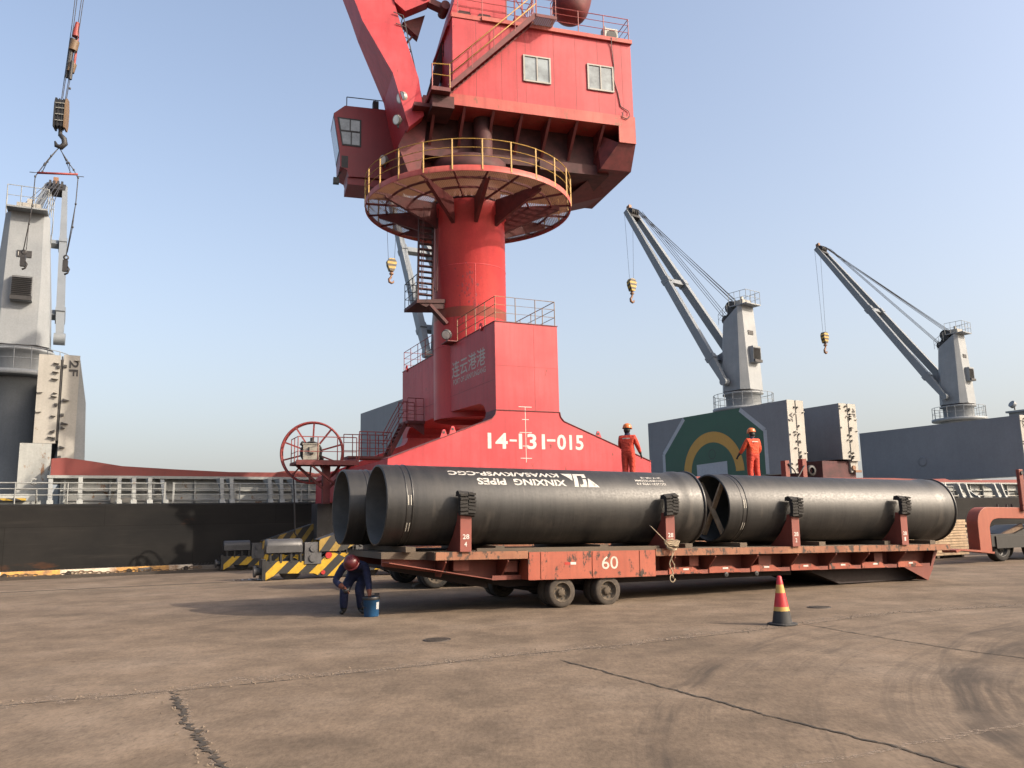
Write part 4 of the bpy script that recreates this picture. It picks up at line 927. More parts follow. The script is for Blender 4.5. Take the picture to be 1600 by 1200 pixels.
k = MB(); railing(k, [(-5.1, 1.55, 19.82), (-2.6, 1.55, 19.86)], .42, .022, (), 1.4); k.box(-3.95, -3.7, 1.5, 1.8, 19.84, 20.2); k.tube([(-3.2, 1.6, 19.8), (-3.2, 1.6, 21.6)], .02, 5); k.build('roof_rail', 'dark', cabo)
k = MB(); k.box(-5.30, -5.02, 1.488, 1.498, 16.9, 17.45); k.build('vent', 'dark', cabo)
k = MB(); k.box(-5.6, -5.35, 1.9, 2.15, 16.35, 16.6); k.bar((-5.3, 2, 16.9), (-5.5, 2, 16.5), .05, .05); k.build('camera_lamp', 'black', cabo)
flood(cabo, (-3.45, 1.3, 17.35), (-.8, -.5, -.2), .36)
# hoist ropes, hook block
hr = empty('hook_block', (0, 0, 0), UR, KR)
H0 = Vector((-15.93, 0, 17.85)); TP = Vector((-15.1, 0, 34.5)); md = Vector((-15.75, 0, 20.1))
k = MB()
for i in range(4): o = Vector((.03 + .065 * (i - 1.5), .05 * (-1) ** i, 0)); k.tube([TP + o * 3.2, Vector((-15.72, 0, 21)) + o * 1.6, H0 + o], .014, 5)
k.build('hoist_rope', 'cable', hr)
k = MB(); L_ = TP - H0
k.cyl((-15.75, 0, 19.0), (-15.68, 0, 19.35), .14, n=12, m=1); k.cyl((-15.72, 0, 19.9), (-15.66, 0, 20.3), .16, n=12, m=1); k.cyl((-15.66, 0, 20.5), (-15.62, 0, 21.1), .13, .07, 12, 2); k.cyl((-15.84, .05, 18.8), (-15.74, 0, 20.4), .085, n=10, m=0); k.cyl((-15.66, .12, 19.4), (-15.6, .1, 20.6), .05, n=8, m=2); k.cyl((-15.72, -.1, 18.65), (-15.68, -.1, 19.4), .07, n=8, m=0)
k.cyl((-15.86, 0, 18.75), (-15.86, 0, 18.85), .06, n=8); k.cyl((-15.73, .02, 18.3), (-15.73, .02, 18.36), .04, n=8)
k.build('rope_clamp', ['dark', 'sandplate', 'redrail'], hr)
k = MB(); pr = [(-.24, 0), (-.26, .2), (-.25, .95), (-.14, 1.22), (.14, 1.25), (.25, .9), (.26, .25), (.16, 0)]
for y in (-.21, .15): k.prism([(x * 1.1, z + 16.6) for x, z in pr], 'x', y - 15.95, y - 15.89, 1 if y > 0 else 0)
for y in (-.09, .05): k.prism([(x * .95, z * .96 + 16.64) for x, z in pr], 'x', y - 15.95, y - 15.91, 0)
k.prism([(x * .8, z * .9 + 16.68) for x, z in pr], 'x', -16.1, -15.8, 0)
for z in (16.85, 17.1, 17.35, 17.55): k.box(-16.14, -15.81, -.27, -.24, z, z + .025, 2)
k.build('pulley_block', ['black', 'sandplate', 'lamp'], hr)
k = MB(); k.cyl((-15.94, 0, 16.35), (-15.94, 0, 16.62), .07, n=10); k.tube([(-15.94, 0, 16.4), (-15.80, 0, 16.25), (-15.76, 0, 16.05), (-15.88, 0, 15.9), (-16.05, 0, 15.95), (-16.1, 0, 16.12)], [.08, .1, .11, .11, .08, .03], 8); k.build('hook', 'dark', hr)
# lifting spreader with slings hanging from the hook
SPR = empty('lifting_spreader', (*pw(UA, KO, -15.95, 0)[:2], 14.8), (0, 0, R_(UA))); tag(SPR, 'red spreader bar with four wire slings hanging from the crane hook at the left', 'spreader')
k = MB(); k.tube([(-.66, 0, 0), (.70, 0, .08)], .045, 8); k.build('bar', 'redrail', SPR)
k = MB()
for s in (-1, 1): k.tube([(s * .66, 0, .0), (s * .9, .03, .02), (s * .92, 0, .0), (s * .66, -.03, -.01)], .012, 5)
k.build('bar_end_loop', 'cable', SPR)
def sling(pts, r=.018, par=SPR):
    k = MB(); k.tube(pts, r, 6)
    for q in range(1, len(pts) - 1): p = Vector(pts[q]); k.lathe([(.01, -.04), (.035, -.03), (.035, .03), (.01, .04)], p, 'z', 8)
    return k.build('sling', 'cable', par)
sling([(.02, 0, 1.1), (-.24, 0, .72), (-.45, 0, .35), (-.72, 0, -.15), (-.74, 0, -1.3), (-.92, 0, -3.05)])
sling([(.0, .03, 1.1), (-.36, .05, .5), (-.5, .03, .08), (-.42, 0, .4), (0, 0, 1.08)], .013)
sling([(.0, 0, 1.1), (.28, 0, .62), (.55, 0, .25), (.72, 0, -.05), (.70, 0, -1.1), (.5, 0, -3.15)])
sling([(.02, .03, 1.1), (.30, .04, .5), (.44, .03, .12), (.38, 0, .5), (0, 0, 1.08)], .013)
sling([(-.74, .04, -.9), (-.82, .05, -2), (-.84, .05, -3.0)], .012); sling([(.69, .04, -1.0), (.64, .05, -2), (.52, .05, -3.0)], .012)
for x, z in ((-.90, -3.35), (.50, -3.45)):
    k = MB(); k.lathe([(.05, -.02), (.10, -.02), (.10, .02), (.05, .02)], (x, 0, z + .24), 'y', 12, closed=True); k.box(x - .09, x + .07, -.07, .07, z - .30, z + .13); k.tube([(x + .06, 0, z - .1), (x + .13, 0, z - .2), (x + .08, 0, z - .36), (x - .02, 0, z - .42)], .035, 6); k.build('shackle', 'dark', SPR)
# bogies
def bogie(cu, v, s):
    t = empty('bogie', (0, 0, -.2 if v > 0 else 0), (0, 0, 0), KR); f = v + s * .3
    pl = [(-2.03, .02), (-2.0, .56), (-.55, .52), (0, .78), (.55, .52), (2.0, .56), (2.03, .02), (1.98, .02), (1.6, .2), (.55, .16), (.35, .06), (-.35, .06), (-.55, .16), (-1.6, .2), (-1.95, .02)]
    k = MB(); k.prism([(cu + x, z) for x, z in pl], 'y', f - .03, f + .03); k.build('side_plate', 'haz', t)
    k = MB(); k.prism([(cu + x, z) for x, z in pl], 'y', v - s * .3 - .03, v - s * .3 + .03); k.box(cu - 2.06, cu - 1.96, v - .34, v + .34, .02, .62); k.box(cu + 1.96, cu + 2.06, v - .34, v + .34, .02, .62); k.build('frame', 'black', t)
    for x in (-1.2, 1.2):
        k = MB(); k.lathe([(.02, -.12), (.33, -.12), (.33, -.08), (.29, -.07), (.29, .07), (.33, .08), (.33, .12), (.02, .12)], (cu + x, v, .31), 'y', 24); k.build('wheel', 'machine', t)
    for x, z, r in ((-.28, .16, .065), (.22, .18, .065), (-.12, .66, .10)):
        k = MB(); k.cyl((cu + x, f - s * .0, z + .02), (cu + x, f + s * .06, z + .02), r, n=16); k.build('pin_cap', 'redpin', t)
    for q in (-1, 1):
        k = MB(); k.cyl((cu + q * 2.06, v, .26), (cu + q * 2.2, v, .26), .10, .12, 14); k.cyl((cu + q * 2.2, v, .26), (cu + q * 2.26, v, .26), .17, n=14); k.build('buffer', 'motor' if q < 0 else 'redpin', t)
    k = MB(); a = cu - 1.96
    k.lathe([(.0, 0), (.21, 0), (.22, .05), (.22, 1.0), (.2, 1.06), (0, 1.06)], (a, v + s * .15, .98), 'x', 20); k.box(a, a + 1.05, v - .1, v + s * .40, .80, 1.0); k.build('motor_hood', 'motor', t)
    k = MB(); k.box(a + 1.12, a + 1.62, v - .15, v + s * .36, .44, 1.08); k.cyl((a + 1.37, v + s * .36, .9), (a + 1.37, v + s * .40, .9), .1, n=16); k.cyl((a + 1.37, v + s * .36, .62), (a + 1.37, v + s * .40, .62), .12, n=16)
    k.build('gearbox', 'machine', t)
    k = MB()
    for x in (.1, .4, .7, .98): k.box(a + x, a + x + .06, v - .1, v + s * .34, .5, .80)
    k.box(a, a + 1.1, v - .1, v + s * .3, .50, .56); k.build('motor_support', 'black', t)
M['redpin'] = plain('red_pin_cap', (.5, .03, .03), .45, 0, .15)
for v in (-5.7, 5.7):
    for cu in (-7.05, -2.6, 2.6, 7.05): bogie(cu, v, -1)
    for s in (-1, 1):
        k = MB(); q = [(-2.75, .80), (-2.75, 1.15), (-.62, 1.83), (.62, 1.83), (2.75, 1.15), (2.75, .80), (2.0, .80), (1.6, 1.02), (-1.6, 1.02), (-2.0, .80)]
        k.prism([(s * 4.72 + x, z) for x, z in q], 'y', v - .40, v - .34); k.prism([(s * 4.72 + x, z) for x, z in q], 'y', v + .34, v + .40); k.prism([(s * 4.72 + x, z) for x, z in q[1:5]], 'y', v - .339, v + .339, 1); k.build('equaliser_beam', ['haz_old', 'black'], KR, (0, 0, -.2 if v > 0 else 0))
# cable reel with its service platform
RC = Vector((-6.13, 2.0, 4.46)); RRot = (0, 0, R_(-21)); RL = empty('cable_reel', RC, RRot, KR); RR = 1.22
k = MB(); k.tube([(RR * math.cos(2 * math.pi * i / 64), 0, RR * math.sin(2 * math.pi * i / 64)) for i in range(64)], .045, 8, 0, True); k.build('rim', 'redrail', RL)
k = MB(); k.tube([(RR * math.cos(2 * math.pi * i / 64), .28, RR * math.sin(2 * math.pi * i / 64)) for i in range(64)], .035, 8, 0, True); k.build('rim', 'redrail', RL)
for i in range(10):
    a = 2 * math.pi * (i + .4) / 10; k = MB(); k.bar((.3 * math.cos(a), .12, .3 * math.sin(a)), (RR * math.cos(a), 0, RR * math.sin(a)), .06, .06); k.build('spoke', 'redrail', RL)
k = MB(); k.cyl((0, -.3, 0), (0, .35, 0), .36, n=24); k.cyl((-.1, -.35, .2), (-.36, -.3, .36), .1, n=12); k.cyl((.3, -.3, -.1), (.42, -.1, -.3), .1, n=12); k.cyl((0, 0, .3), (0, 0, .6), .07, n=10); k.build('drum', 'dark', RL)
k = MB(); k.tube([(.42 * math.cos(a), -.1, .42 * math.sin(a)) for a in [i * .22 for i in range(24)]], .035, 6); k.build('wound_cable', 'cable', RL)
k = MB(); k.box(-.20, .36, -.78, -.36, -.34, .26, 0); k.box(-.23, .39, -.80, -.34, .26, .30, 0); k.box(-.01, .05, -.84, -.785, -.08, .14, 1); k.box(.05, .2, -.83, -.785, -.13, -.06, 1); k.build('control_box', ['boxcream', 'dark'], RL)
k = MB(); k.tube([(-.72, 0, -.9), (-.66, 0, -1.6), (-.60, .05, -3.2), (-.3, .2, -3.6)], .03, 6); k.build('trailing_cable', 'cable', RL)
k = MB(); k.box(-6.95, -4.55, .75, 2.25, 3.92, 4.03); k.box(-4.55, -2.55, 2.4, 3.4, 4.28, 4.38); k.box(-6.97, -4.53, .72, .76, 3.88, 4.07)
k.box(-5.78, -5.5, 1.4, 1.7, 2.4, 3.92)
for x, z in ((-6.8, 4.0), (-4.7, 4.0)): k.bar((x, 1.5, 3.9), (-5.64, 1.5, 2.9), .1, .1)
k.bar((-6.4, .8, 3.9), (-5.3, 1.2, 3.1), .07, .07); k.bar((-4.8, 1.4, 3.9), (-4.3, 2.6, 4.3), .5, .05)
wp = k.build('service_platform', 'darkred', KR)
k = MB(); railing(k, [(-4.6, .8, 4.03), (-6.9, .8, 4.03), (-6.9, 2.2, 4.03)], .95, .020, (.4,), .8); railing(k, [(-4.5, .85, 4.05), (-4.1, 2.3, 4.4), (-2.7, 2.42, 4.4)], 1.0, .02, (.3, .65), .33); railing(k, [(-4.5, 3.4, 4.38), (-2.6, 3.4, 4.38)], 1.0, .02, (.3, .65), .4); k.build('railing', 'redrail', wp)
k = MB(); A, B = Vector((-2.75, 2.9, 4.42)), Vector((-2.0, 2.9, 5.85))
for s in (-.32, .32): k.bar(A + Vector((0, s, 0)), B + Vector((0, s, 0)), .04, .18)
for i in range(1, 8): q = A.lerp(B, i / 8); k.box(q.x - .09, q.x + .09, 2.6, 3.2, q.z - .015, q.z + .015)
k.box(-2.05, -1.26, 2.2, 3.6, 5.80, 5.92); k.prism([(-2.0, 5.8), (-1.26, 5.8), (-1.26, 5.3)], 'y', 2.3, 2.34); k.build('access_stair', 'darkred', KR)
k = MB()
for s in (-.32, .32):
    for h in (.5, .95): k.tube([A + Vector((-.12, s, h)), A.lerp(B, .5) + Vector((-.12, s, h)), B + Vector((-.1, s, h)), B + Vector((.1, s, h))], .018, 5)
for s in (-.32, .32): k.tube([A + Vector((.1, s, .0)), A + Vector((.75, s, -.7))], .02, 5)
railing(k, [(-2.02, 2.25, 5.9), (-1.3, 2.25, 5.9)], 1.0, .018, (.3, .65), .36); railing(k, [(-2.02, 3.55, 5.9), (-1.3, 3.55, 5.9)], 1.0, .018, (.3, .65), .36); k.build('stair_rail', 'redrail', KR)
# rail sweep litter by the bogie
rnd = random.Random(4); k = MB()
for i in range(26):
    x, y = rnd.gauss(-9.3, .45), rnd.gauss(-5.6, .25); r = rnd.uniform(.03, .11); a = rnd.random() * 3
    k.add([(x + r * math.cos(a + q), y + r * .7 * math.sin(a + q), .01 + rnd.uniform(0, .05)) for q in (0, 1.5, 3.1, 4.7)], [(0, 1, 2, 3)])
o = k.build('plastic_litter', 'litter', loc=(*KO, 0), rot=(0, 0, R_(KA)), fixn=False); tag(o, 'crumpled pale plastic scraps on the ground by the striped bogie', 'litter', kind='stuff')
# ------------------------------------------------------------------ ship alongside
SR = empty('cargo_ship', (*QO, QZ), (0, 0, R_(SA))); SR.scale = (SK, SK, SK)
tag(SR, 'long black hulled cargo ship moored along the quay with open hatch covers', 'ship')
mb = MB(); mb.prism([(.80, -3.2), (.80, 2.42), (.88, 2.48), (27, 2.48), (27, -3.2)], 'x', -46, 118); mb.build('hull', 'hull', SR)
ztop = [(1.25, 4.16), (1.7, 4.2), (2.6, 4.08), (3.6, 3.92), (5.5, 3.82), (7.5, 3.74), (9.3, 3.74), (9.8, 3.82), (10.6, 3.80), (11, 3.72), (11.4, 3.74), (11.9, 3.86), (13, 3.82), (14, 3.70), (24, 3.7), (30, 3.76), (42, 3.78), (49, 3.80), (52, 3.74), (54.5, 3.80), (55, 3.70), (58, 3.72), (64, 3.80), (72, 3.86), (100, 3.8)]
mb = MB(); mb.box(1.6, 100, 2.5, 18.5, 2.481, 3.44)
for i in range(66):
    u = 1.7 + i * 1.5; mb.box(u, u + .07, 2.32, 2.499, 2.481, 3.44)
mb.box(1.6, 100, 2.36, 2.499, 2.98, 3.02)
mb.build('coaming', 'hullgrey', SR)
mb = MB(); mb.box(1.15, 100, 2.12, 2.7, 3.442, 3.545); mb.build('coaming_ledge', 'stay', SR)
mb = MB()
pts = [(u, z - .0) for u, z in ztop]
mb.prism([(1.25, 3.547)] + pts + [(100, 3.547)], 'y', 2.36, 2.46); mb.prism([(1.7, 3.547)] + [(u, z - .12) for u, z in pts[2:]] + [(100, 3.547)], 'y', 2.461, 3.3); mb.build('coaming_top', 'coamred', SR)
us = [1.27, 2.19, 3.44, 3.93, 4.47, 5.0, 7.02, 7.38, 8.84, 9.29, 9.8] + [11.5, 12.2, 14.0, 15.1, 16.8]
us += [18 + i * 1.9 + .5 * (i % 2) for i in range(16)] + [50.0, 51.2, 52.7, 54.2, 55.0, 55.9, 58.3, 59.1, 63.5, 64.8, 66.0, 69, 71, 75, 78, 82]
for i, u in enumerate(us):
    k = MB(); w = .09
    k.prism([(.98, 2.49), (1.28, 2.49), (2.42, 3.30), (2.42, 3.44), (2.18, 3.44)] if i in (0, 5) or i > 26 and i % 4 == 1 else [(.96, 2.49), (1.22, 2.49), (1.5, 3.1), (2.3, 3.44), (1.35, 3.44), (1.12, 2.95)], 'x', u - w / 2, u + w / 2)
    k.prism([(.93, 2.485), (1.3, 2.485), (1.18, 2.62), (1.02, 2.62)], 'x', u - .10, u + .10)
    k.bar((u, 1.02, 2.5), (u, 2.2 if i in (0, 5) or i > 26 and i % 4 == 1 else 1.26, 3.44), .14, .03)
    k.build('coaming_stay', 'stay', SR)
mb = MB()
rnd = random.Random(2)
for z, v in ((2.62, 2.2),): mb.tube([(1.8, v, z), (100, v, z)], .045, 6)
for i in range(70):
    u = 2.2 + i * 1.4 + rnd.uniform(-.4, .4)
    if rnd.random() < .4: z = rnd.choice((2.55, 2.8, 3.05)); mb.box(u, u + rnd.uniform(.3, .9), 1.95, 2.25, z, z + rnd.uniform(.08, .22))
mb.build('deck_piping', 'cream', SR)
mb = MB(); railing(mb, [(-14, .90, 2.49), (4.95, .90, 2.49)], .72, .022, (.42, .72), 1.55); railing(mb, [(5.25, .90, 2.49), (12.4, .90, 2.49)], .72, .022, (.42, .72), 2.1); railing(mb, [(12.6, .90, 2.49), (53, .90, 2.49)], .72, .022, (.42, .72), 2.1)
mb.bar((4.95, .9, 2.49), (4.95, .9, 3.25), .07, .07); mb.bar((5.25, .9, 2.49), (5.25, .9, 3.25), .07, .07); mb.build('guard_rail', 'stay', SR)
mb = MB(); mb.box(-2.6, 1.0, 1.4, 2.8, 2.49, 2.62, 0); mb.box(-.9, .55, 1.2, 1.8, 2.62, 2.70, 1); mb.tube([(.2, 1.2, 2.5), (.2, 1.2, 3.0), (.85, 1.2, 3.0), (.85, 1.2, 2.5)], .03, 6, 0); mb.tube([(.75 + .1 * math.cos(a), 1.0, 3.25 + .1 * math.sin(a)) for a in (.8, 1.6, 2.4, 3.2, 4, 4.8, 5.6)], .03, 6, 0); mb.box(-3.0, 0.9, 2.8, 3.0, 2.49, 2.9, 2)
mb.build('deck_gear', ['stay', 'haz_small', 'hullgrey'], SR)
mb = MB(); mb.box(1.26, 1.9, 2.72, 4.1, 3.3, 4.05); mb.box(.2, 1.25, 3.9, 5.2, 2.49, 4.84); mb.build('hatch_coaming_end', 'hullgrey', SR)
mb = MB(); mb.box(95, 108, 8, 20, 2.49, 12.3, 0); mb.box(94.7, 108, 7.8, 20.2, 12.3, 12.5, 0); dk = mb.build('deckhouse', 'grey', SR)
mb = MB(); mb.tube([(96, 18, 12.5), (96, 18, 14.4), (97, 14, 14.6), (98, 12, 14.2), (98, 12, 12.5)], .03, 5); mb.tube([(96, 15, 12.5), (96.4, 15.5, 14.5)], .03, 5); mb.cyl((95.2, 19.4, 12.6), (95.2, 19.4, 13.0), .1, n=8); mb.cyl((95.1, 19.4, 13.1), (94.8, 19.5, 13.3), .4, n=12); mb.build('mast_rail', 'grey', dk)

def hatch(leaves, v0, v1, text=None, tp=None, seed=0, rd=1, back=None):
    rnd = random.Random(seed); first = None
    t = empty('hatch_cover', (0, 0, 0), (0, 0, 0), SR)
    for i, (a, b, z0, z1) in enumerate(leaves):
        k = MB(); k.box(a, b, v0, v1, z0, z1); L = k.build('leaf', 'panel', t)
        k = MB(); k.box(a - .002, b + .002, v0 - .06, v0 - .001, z0 - .01, z1 + .01, 0)
        zs = [z0 + (z1 - z0) * q for q in (.06, .12, .30, .34, .52, .56, .72, .76, .80, .90, .945)]
        for z in zs:
            if rnd.random() < .62:
                s = 1 if i == 0 else -1; e = b if i == 0 else a; w = rnd.uniform(.10, .24)
                k.prism([(e - s * .05, z), (e - s * (.05 + w), z + .03), (e - s * .05, z + .10)], 'y', v0 - .20, v0 - .061, rnd.choice((0, 0, 1)))
            if rnd.random() < .25: e = a if i == 0 else b; s = 1 if i == 0 else -1; k.prism([(e + s * .02, z), (e + s * .2, z + .02), (e + s * .02, z + .06)], 'y', v0 - .16, v0 - .061, 0)
        for z in (z0 + .12, z0 + (z1 - z0) * .42, z1 - .5): k.box((b - .12) if i == 0 else (a + .02), (b - .01) if i == 0 else (a + .12), v0 - .14, v0 - .061, z, z + .10, 2)
        k.build('end_plate', ['cream', 'dark', 'dark'], t)
    if len(leaves) > 1:
        a, b = leaves[0][1], leaves[1][0]; k = MB(); k.box(a + .001, b - .001, v0 + .25, v1, leaves[0][2], leaves[0][3] - .1, 0)
        k.bar(((a + b) / 2, v0 - .03, leaves[0][2] + .1), ((a + b) / 2, v0 - .03, leaves[0][3] - .02), .05, .05, 1); k.build('hinge_gap', ['black', 'dark'], t)
        k = MB(); a, b, z0, z1 = leaves[1]; k.prism([(a + .05, z0 - .75), (b - .05, z0 - .70), (b - .02, z0), (a + .02, z0)], 'y', v0 + .1, v0 + .3, 0); k.cyl((a + .25, v0, z0 - .45), (a + .25, v0 + .1, z0 - .45), .16, n=14, m=1); k.box(a + .3, b + .1, v0 - .05, v0 + .1, z0 - .75, z0 - .6, 1); k.build('hinge_arm', ['cream', 'hook'], t)
    if text:
        lettering(text, tp, (0, 0, -rd), (rd, 0, 0), .62, .32, 'dark', t, .02)
    return t
hatch([(.62, 1.36, 4.87, 8.28), (1.46, 2.02, 4.17, 8.32)], 4.06, 17.7, '2F', (1.66, 3.985, 8.12), 1)
mb = MB(); mb.prism([(2.03, 4.05), (2.42, 4.05), (2.33, 6.5), (2.03, 8.28)], 'y', 4.3, 17.7); mb.build('hatch_backing', 'grey', SR)
hatch([(18.05, 18.78, 4.2, 8.3), (18.85, 19.5, 4.2, 8.3)], 4.06, 16.7, None, None, 2)
H3 = hatch([(41.52, 42.2, 4.15, 8.74), (42.32, 42.99, 4.95, 8.74)], 4.06, 17.7, '3A', (41.95, 3.985, 7.35), 3, -1)
hatch([(46.37, 47.12, 5.1, 8.77), (47.25, 48.03, 5.0, 8.77)], 4.06, 17.7, '4F', (47.62, 3.985, 8.5), 4)
hatch([(67.5, 68.2, 4.2, 8.95), (68.3, 69.0, 4.2, 8.95)], 4.06, 18.7, '4A', (67.7, 3.985, 8.6), 5)
mb = MB(); mb.box(44.7, 47.9, 4.3, 17, 3.5, 4.98); mb.build('hatch_coaming_end', 'deepred', SR)
# painted emblem on the forward face of the 3A cover (the face looking along -u)
UE = 41.52 - .004
oc = [(16.0, 4.16), (16.0, 6.23), (13.6, 8.62), (13.6, 8.735), (8.05, 8.735), (8.05, 8.71), (5.95, 7.02), (5.95, 4.16)]
mb = MB(); mb.add([(UE, v, z) for v, z in oc], [tuple(range(8))], 0)
def band(p, q, w):
    p, q = Vector((UE - .003, *p)), Vector((UE - .003, *q)); d = (q - p).normalized(); n = d.cross(Vector((1, 0, 0))) * w / 2; mb.add([p + n, q + n, q - n, p - n], [(0, 1, 2, 3)], 2)
for p, q in (((16.0, 4.2), (16.0, 6.23)), ((16.0, 6.23), (13.6, 8.62)), ((8.05, 8.62), (5.95, 7.02)), ((5.95, 7.02), (5.95, 4.2))): band(p, q, .30)
n = 40; cv, cz, ro, ri = 10.9, 4.55, 2.95, 2.18
ring = [(cv + r * math.cos(math.pi * i / n), cz + r * .97 * math.sin(math.pi * i / n)) for r in (ro, ri) for i in range(n + 1)]
mb.add([(UE - .003, v, z) for v, z in ring], [(i, i + 1, n + 2 + i, n + 1 + i) for i in range(n)], 1)
mb.add([(UE - .006, v, z) for v, z in ((12.5, 4.2), (12.5, 5.2), (9.5, 5.28), (9.5, 4.2))], [(0, 1, 2, 3)], 2)
mb.add([(UE - .003, v, z) for v, z in [(cv + r * math.cos(2 * math.pi * i / 24), 5.85 + r * math.sin(2 * math.pi * i / 24)) for r in (.34, .30) for i in range(25)]], [(i, i + 1, 26 + i, 25 + i) for i in range(24)], 3)
mb.build('painted_emblem', ['green', 'ochre', 'emblemgrey', 'dark'], H3, fixn=False)
k = MB(); k.lathe([(.33, -.03), (.42, -.03), (.42, .0), (.33, 0)], (67.5, 12.6, 5.9), 'x', 24, closed=True); k.build('ring_plate', 'panel', SR)

def deck_crane(uc, vc, tip, hook_drop, plate_side, plate_txt, hs_=.62, dz=0):
    c = Vector(pw(SA, SO, uc, vc)); tip = Vector(tip); d = Vector((tip.x - c.x, tip.y - c.y)); az = math.degrees(math.atan2(d.y, d.x))
    mb = MB(); mb.lathe([(1.25, 2.45), (1.25, 8.9), (1.6, 9.35), (1.6, 9.5)], (0, 0, 0), 'z', 40)
    t = mb.build('deck_crane', 'grey', SR, (uc, vc, dz), (0, 0, R_(az - SA)))
    k = MB(); k.lathe([(0, 9.52), (2.25, 9.52), (2.3, 9.56), (2.3, 9.76), (0, 9.76)], (0, 0, 0), 'z', 40); railing(k, [(2.2 * math.cos(i * math.pi / 10), 2.2 * math.sin(i * math.pi / 10), 9.76) for i in range(20)], 1.05, .022, (.5,), .7, closed=True)
    k.build('platform', 'grey', t)
    k = MB(); k.lathe([(1.28, 9.77), (1.28, 10.75), (1.5, 10.8), (1.5, 10.92), (1.36, 10.95), (1.36, 11.06), (0, 11.06)], (0, 0, 0), 'z', 40); k.lathe([(1.37, 10.96), (1.43, 10.98), (1.43, 11.03), (1.37, 11.05)], (0, 0, 0), 'z', 40, 1); k.build('slew_ring', ['grey', 'dark'], t)
    def ring(h, ch, z, zf=None):
        P = [(h, -h + ch), (h, h - ch), (h - ch, h), (-h + ch, h), (-h, h - ch), (-h, -h + ch), (-h + ch, -h), (h - ch, -h)]
        return [(x, y, z if zf is None else z + (zf - z) * (x + h) / (2 * h)) for x, y in P]
    k = MB(); k.loft([ring(1.28, .52, 11.07), ring(1.16, .40, 13.5), ring(.93, .25, 17.65, 16.35)], 0); hs = k.build('crane_house', 'grey', t)
    k = MB(); k.box(-1.55, .1, -.85, .85, 17.56, 17.64); k.box(-.9, -.1, -.5, .5, 17.64, 18.05, 2); k.box(-.55, -.4, -.1, .1, 18.05, 18.4, 2)
    for y in (-.45, .45):
        k.cyl((.25, y - .12, 17.65), (.25, y + .12, 17.65), .48, n=20, m=1); k.cyl((.75, y - .12, 16.75), (.75, y + .12, 16.75), .36, n=20, m=1)
    k.prism([(-.3, 17.5), (.1, 18.15), (.5, 18.1), (.75, 17.4), (1.0, 17.0), (1.0, 16.4), (0, 16.8)], 'y', -.2, .2, 1)
    k.build('sheave_housing', ['grey', 'dark', 'cream'], t)
    k = MB(); railing(k, [(.0, -1.0, 17.6), (-1.5, -.85, 17.64), (-1.5, .85, 17.64), (.0, 1.0, 17.6)], 1.0, .02, (.5,), .6); railing(k, [(.2, -1.0, 17.0), (1.15, -.9, 16.4), (1.15, .9, 16.4), (.2, 1.0, 17.0)], .8, .018, (.5,), .6); k.build('top_railing', 'stay', t)
    # ventilator box with louvres, and the maker's plate
    rot = {'back': 0, 'left': math.pi / 2, 'right': -math.pi / 2}[plate_side]   # rotates the -x face about z
    def rv(p): x, y, z = p; return (x * math.cos(rot) - y * math.sin(rot), x * math.sin(rot) + y * math.cos(rot), z)
    k = MB(); VX = .2; rv0 = rv; rv = lambda p: rv0((p[0] + VX, p[1], p[2])); b = MB(); b.box(-1.72, -1.2, -.48, .42, 13.1, 14.35); k.add([rv(p) for p in b.v], b.f, 0)
    b = MB()
    for i in range(11): z = 13.3 + i * .09; b.add([(-1.725, -.45, z), (-1.725, .39, z), (-1.80, .39, z - .05), (-1.80, -.45, z - .05)], [(0, 1, 2, 3)]); b.box(-1.724, -1.7205, -.44, .38, z + .02, z + .05)
    k.add([rv(p) for p in b.v], b.f, 1); b = MB(); b.box(-1.84, -1.721, -.47, .41, 13.1, 13.3); k.add([rv(p) for p in b.v], b.f, 1)
    k.build('ventilator', ['grey', 'dark'], hs)
    b = MB(); b.box(-1.30, -1.24, -.30, .30, 15.3, 15.62); k = MB(); k.add([rv(p) for p in b.v], b.f); k.build('name_plate', 'dark', hs)
    if plate_txt: lettering(plate_txt, rv((-1.303, .25, 15.36)), rv((0, -1, 0)), (0, 0, 1), .5, .2, 'white', hs, .02)
    # driver's window box on the jib side
    k = MB(); k.prism([(1.2, 12.6), (1.95, 12.9), (2.05, 14.0), (1.25, 14.3)], 'y', -.55, .55, 0); k.box(2.0, 2.06, -.4, .4, 13.1, 13.8, 1); k.build('cab', ['grey', 'cabglass'], hs)
    # jib
    tz = tip.z - dz; hx = d.length; F = Vector((.35, 0, 11.75)); E = Vector((hx, 0, tz - .2)); D = (E - F)
    k = MB(); up = (-D.z, 0, D.x)
    for s in (-1, 1):
        f, e = F + Vector((0, s * 1.62, 0)), E + Vector((0, s * .52, 0)); m1 = f.lerp(e, .12); m2 = f.lerp(e, .55)
        k.taper(f, m1, .34, .40, .40, .66, up=up); k.taper(m1, m2, .40, .66, .38, .62, up=up); k.taper(m2, e, .38, .62, .30, .46, up=up); k.bar(m2 - D.normalized() * .25, m2 + D.normalized() * .25, .43, .75, up=up); k.bar(m1 - D.normalized() * .2, m1 + D.normalized() * .2, .45, .8, up=up); k.cyl(f - Vector((0, .25, 0)), f + Vector((0, .25, 0)), .3, n=16)
    for q, w in ((.12, 1.42), (.55, .96)): p = F + D * q; k.bar(p - Vector((0, w, 0)), p + Vector((0, w, 0)), .5, .34, up=up)
    jb = k.build('jib', 'greyjib', t)
    k = MB(); dn = D.normalized(); upv = Vector((-dn.z, 0, dn.x))
    k.bar(E - dn * .9 - Vector((0, 0, 0)), E + dn * .15, 1.15, .55, 0, up=up)
    for y in (-.35, -.12, .12, .35): k.cyl(E + upv * .2 - dn * .2 + Vector((0, y - .06, 0)), E + upv * .2 - dn * .2 + Vector((0, y + .06, 0)), .38, n=16, m=0)
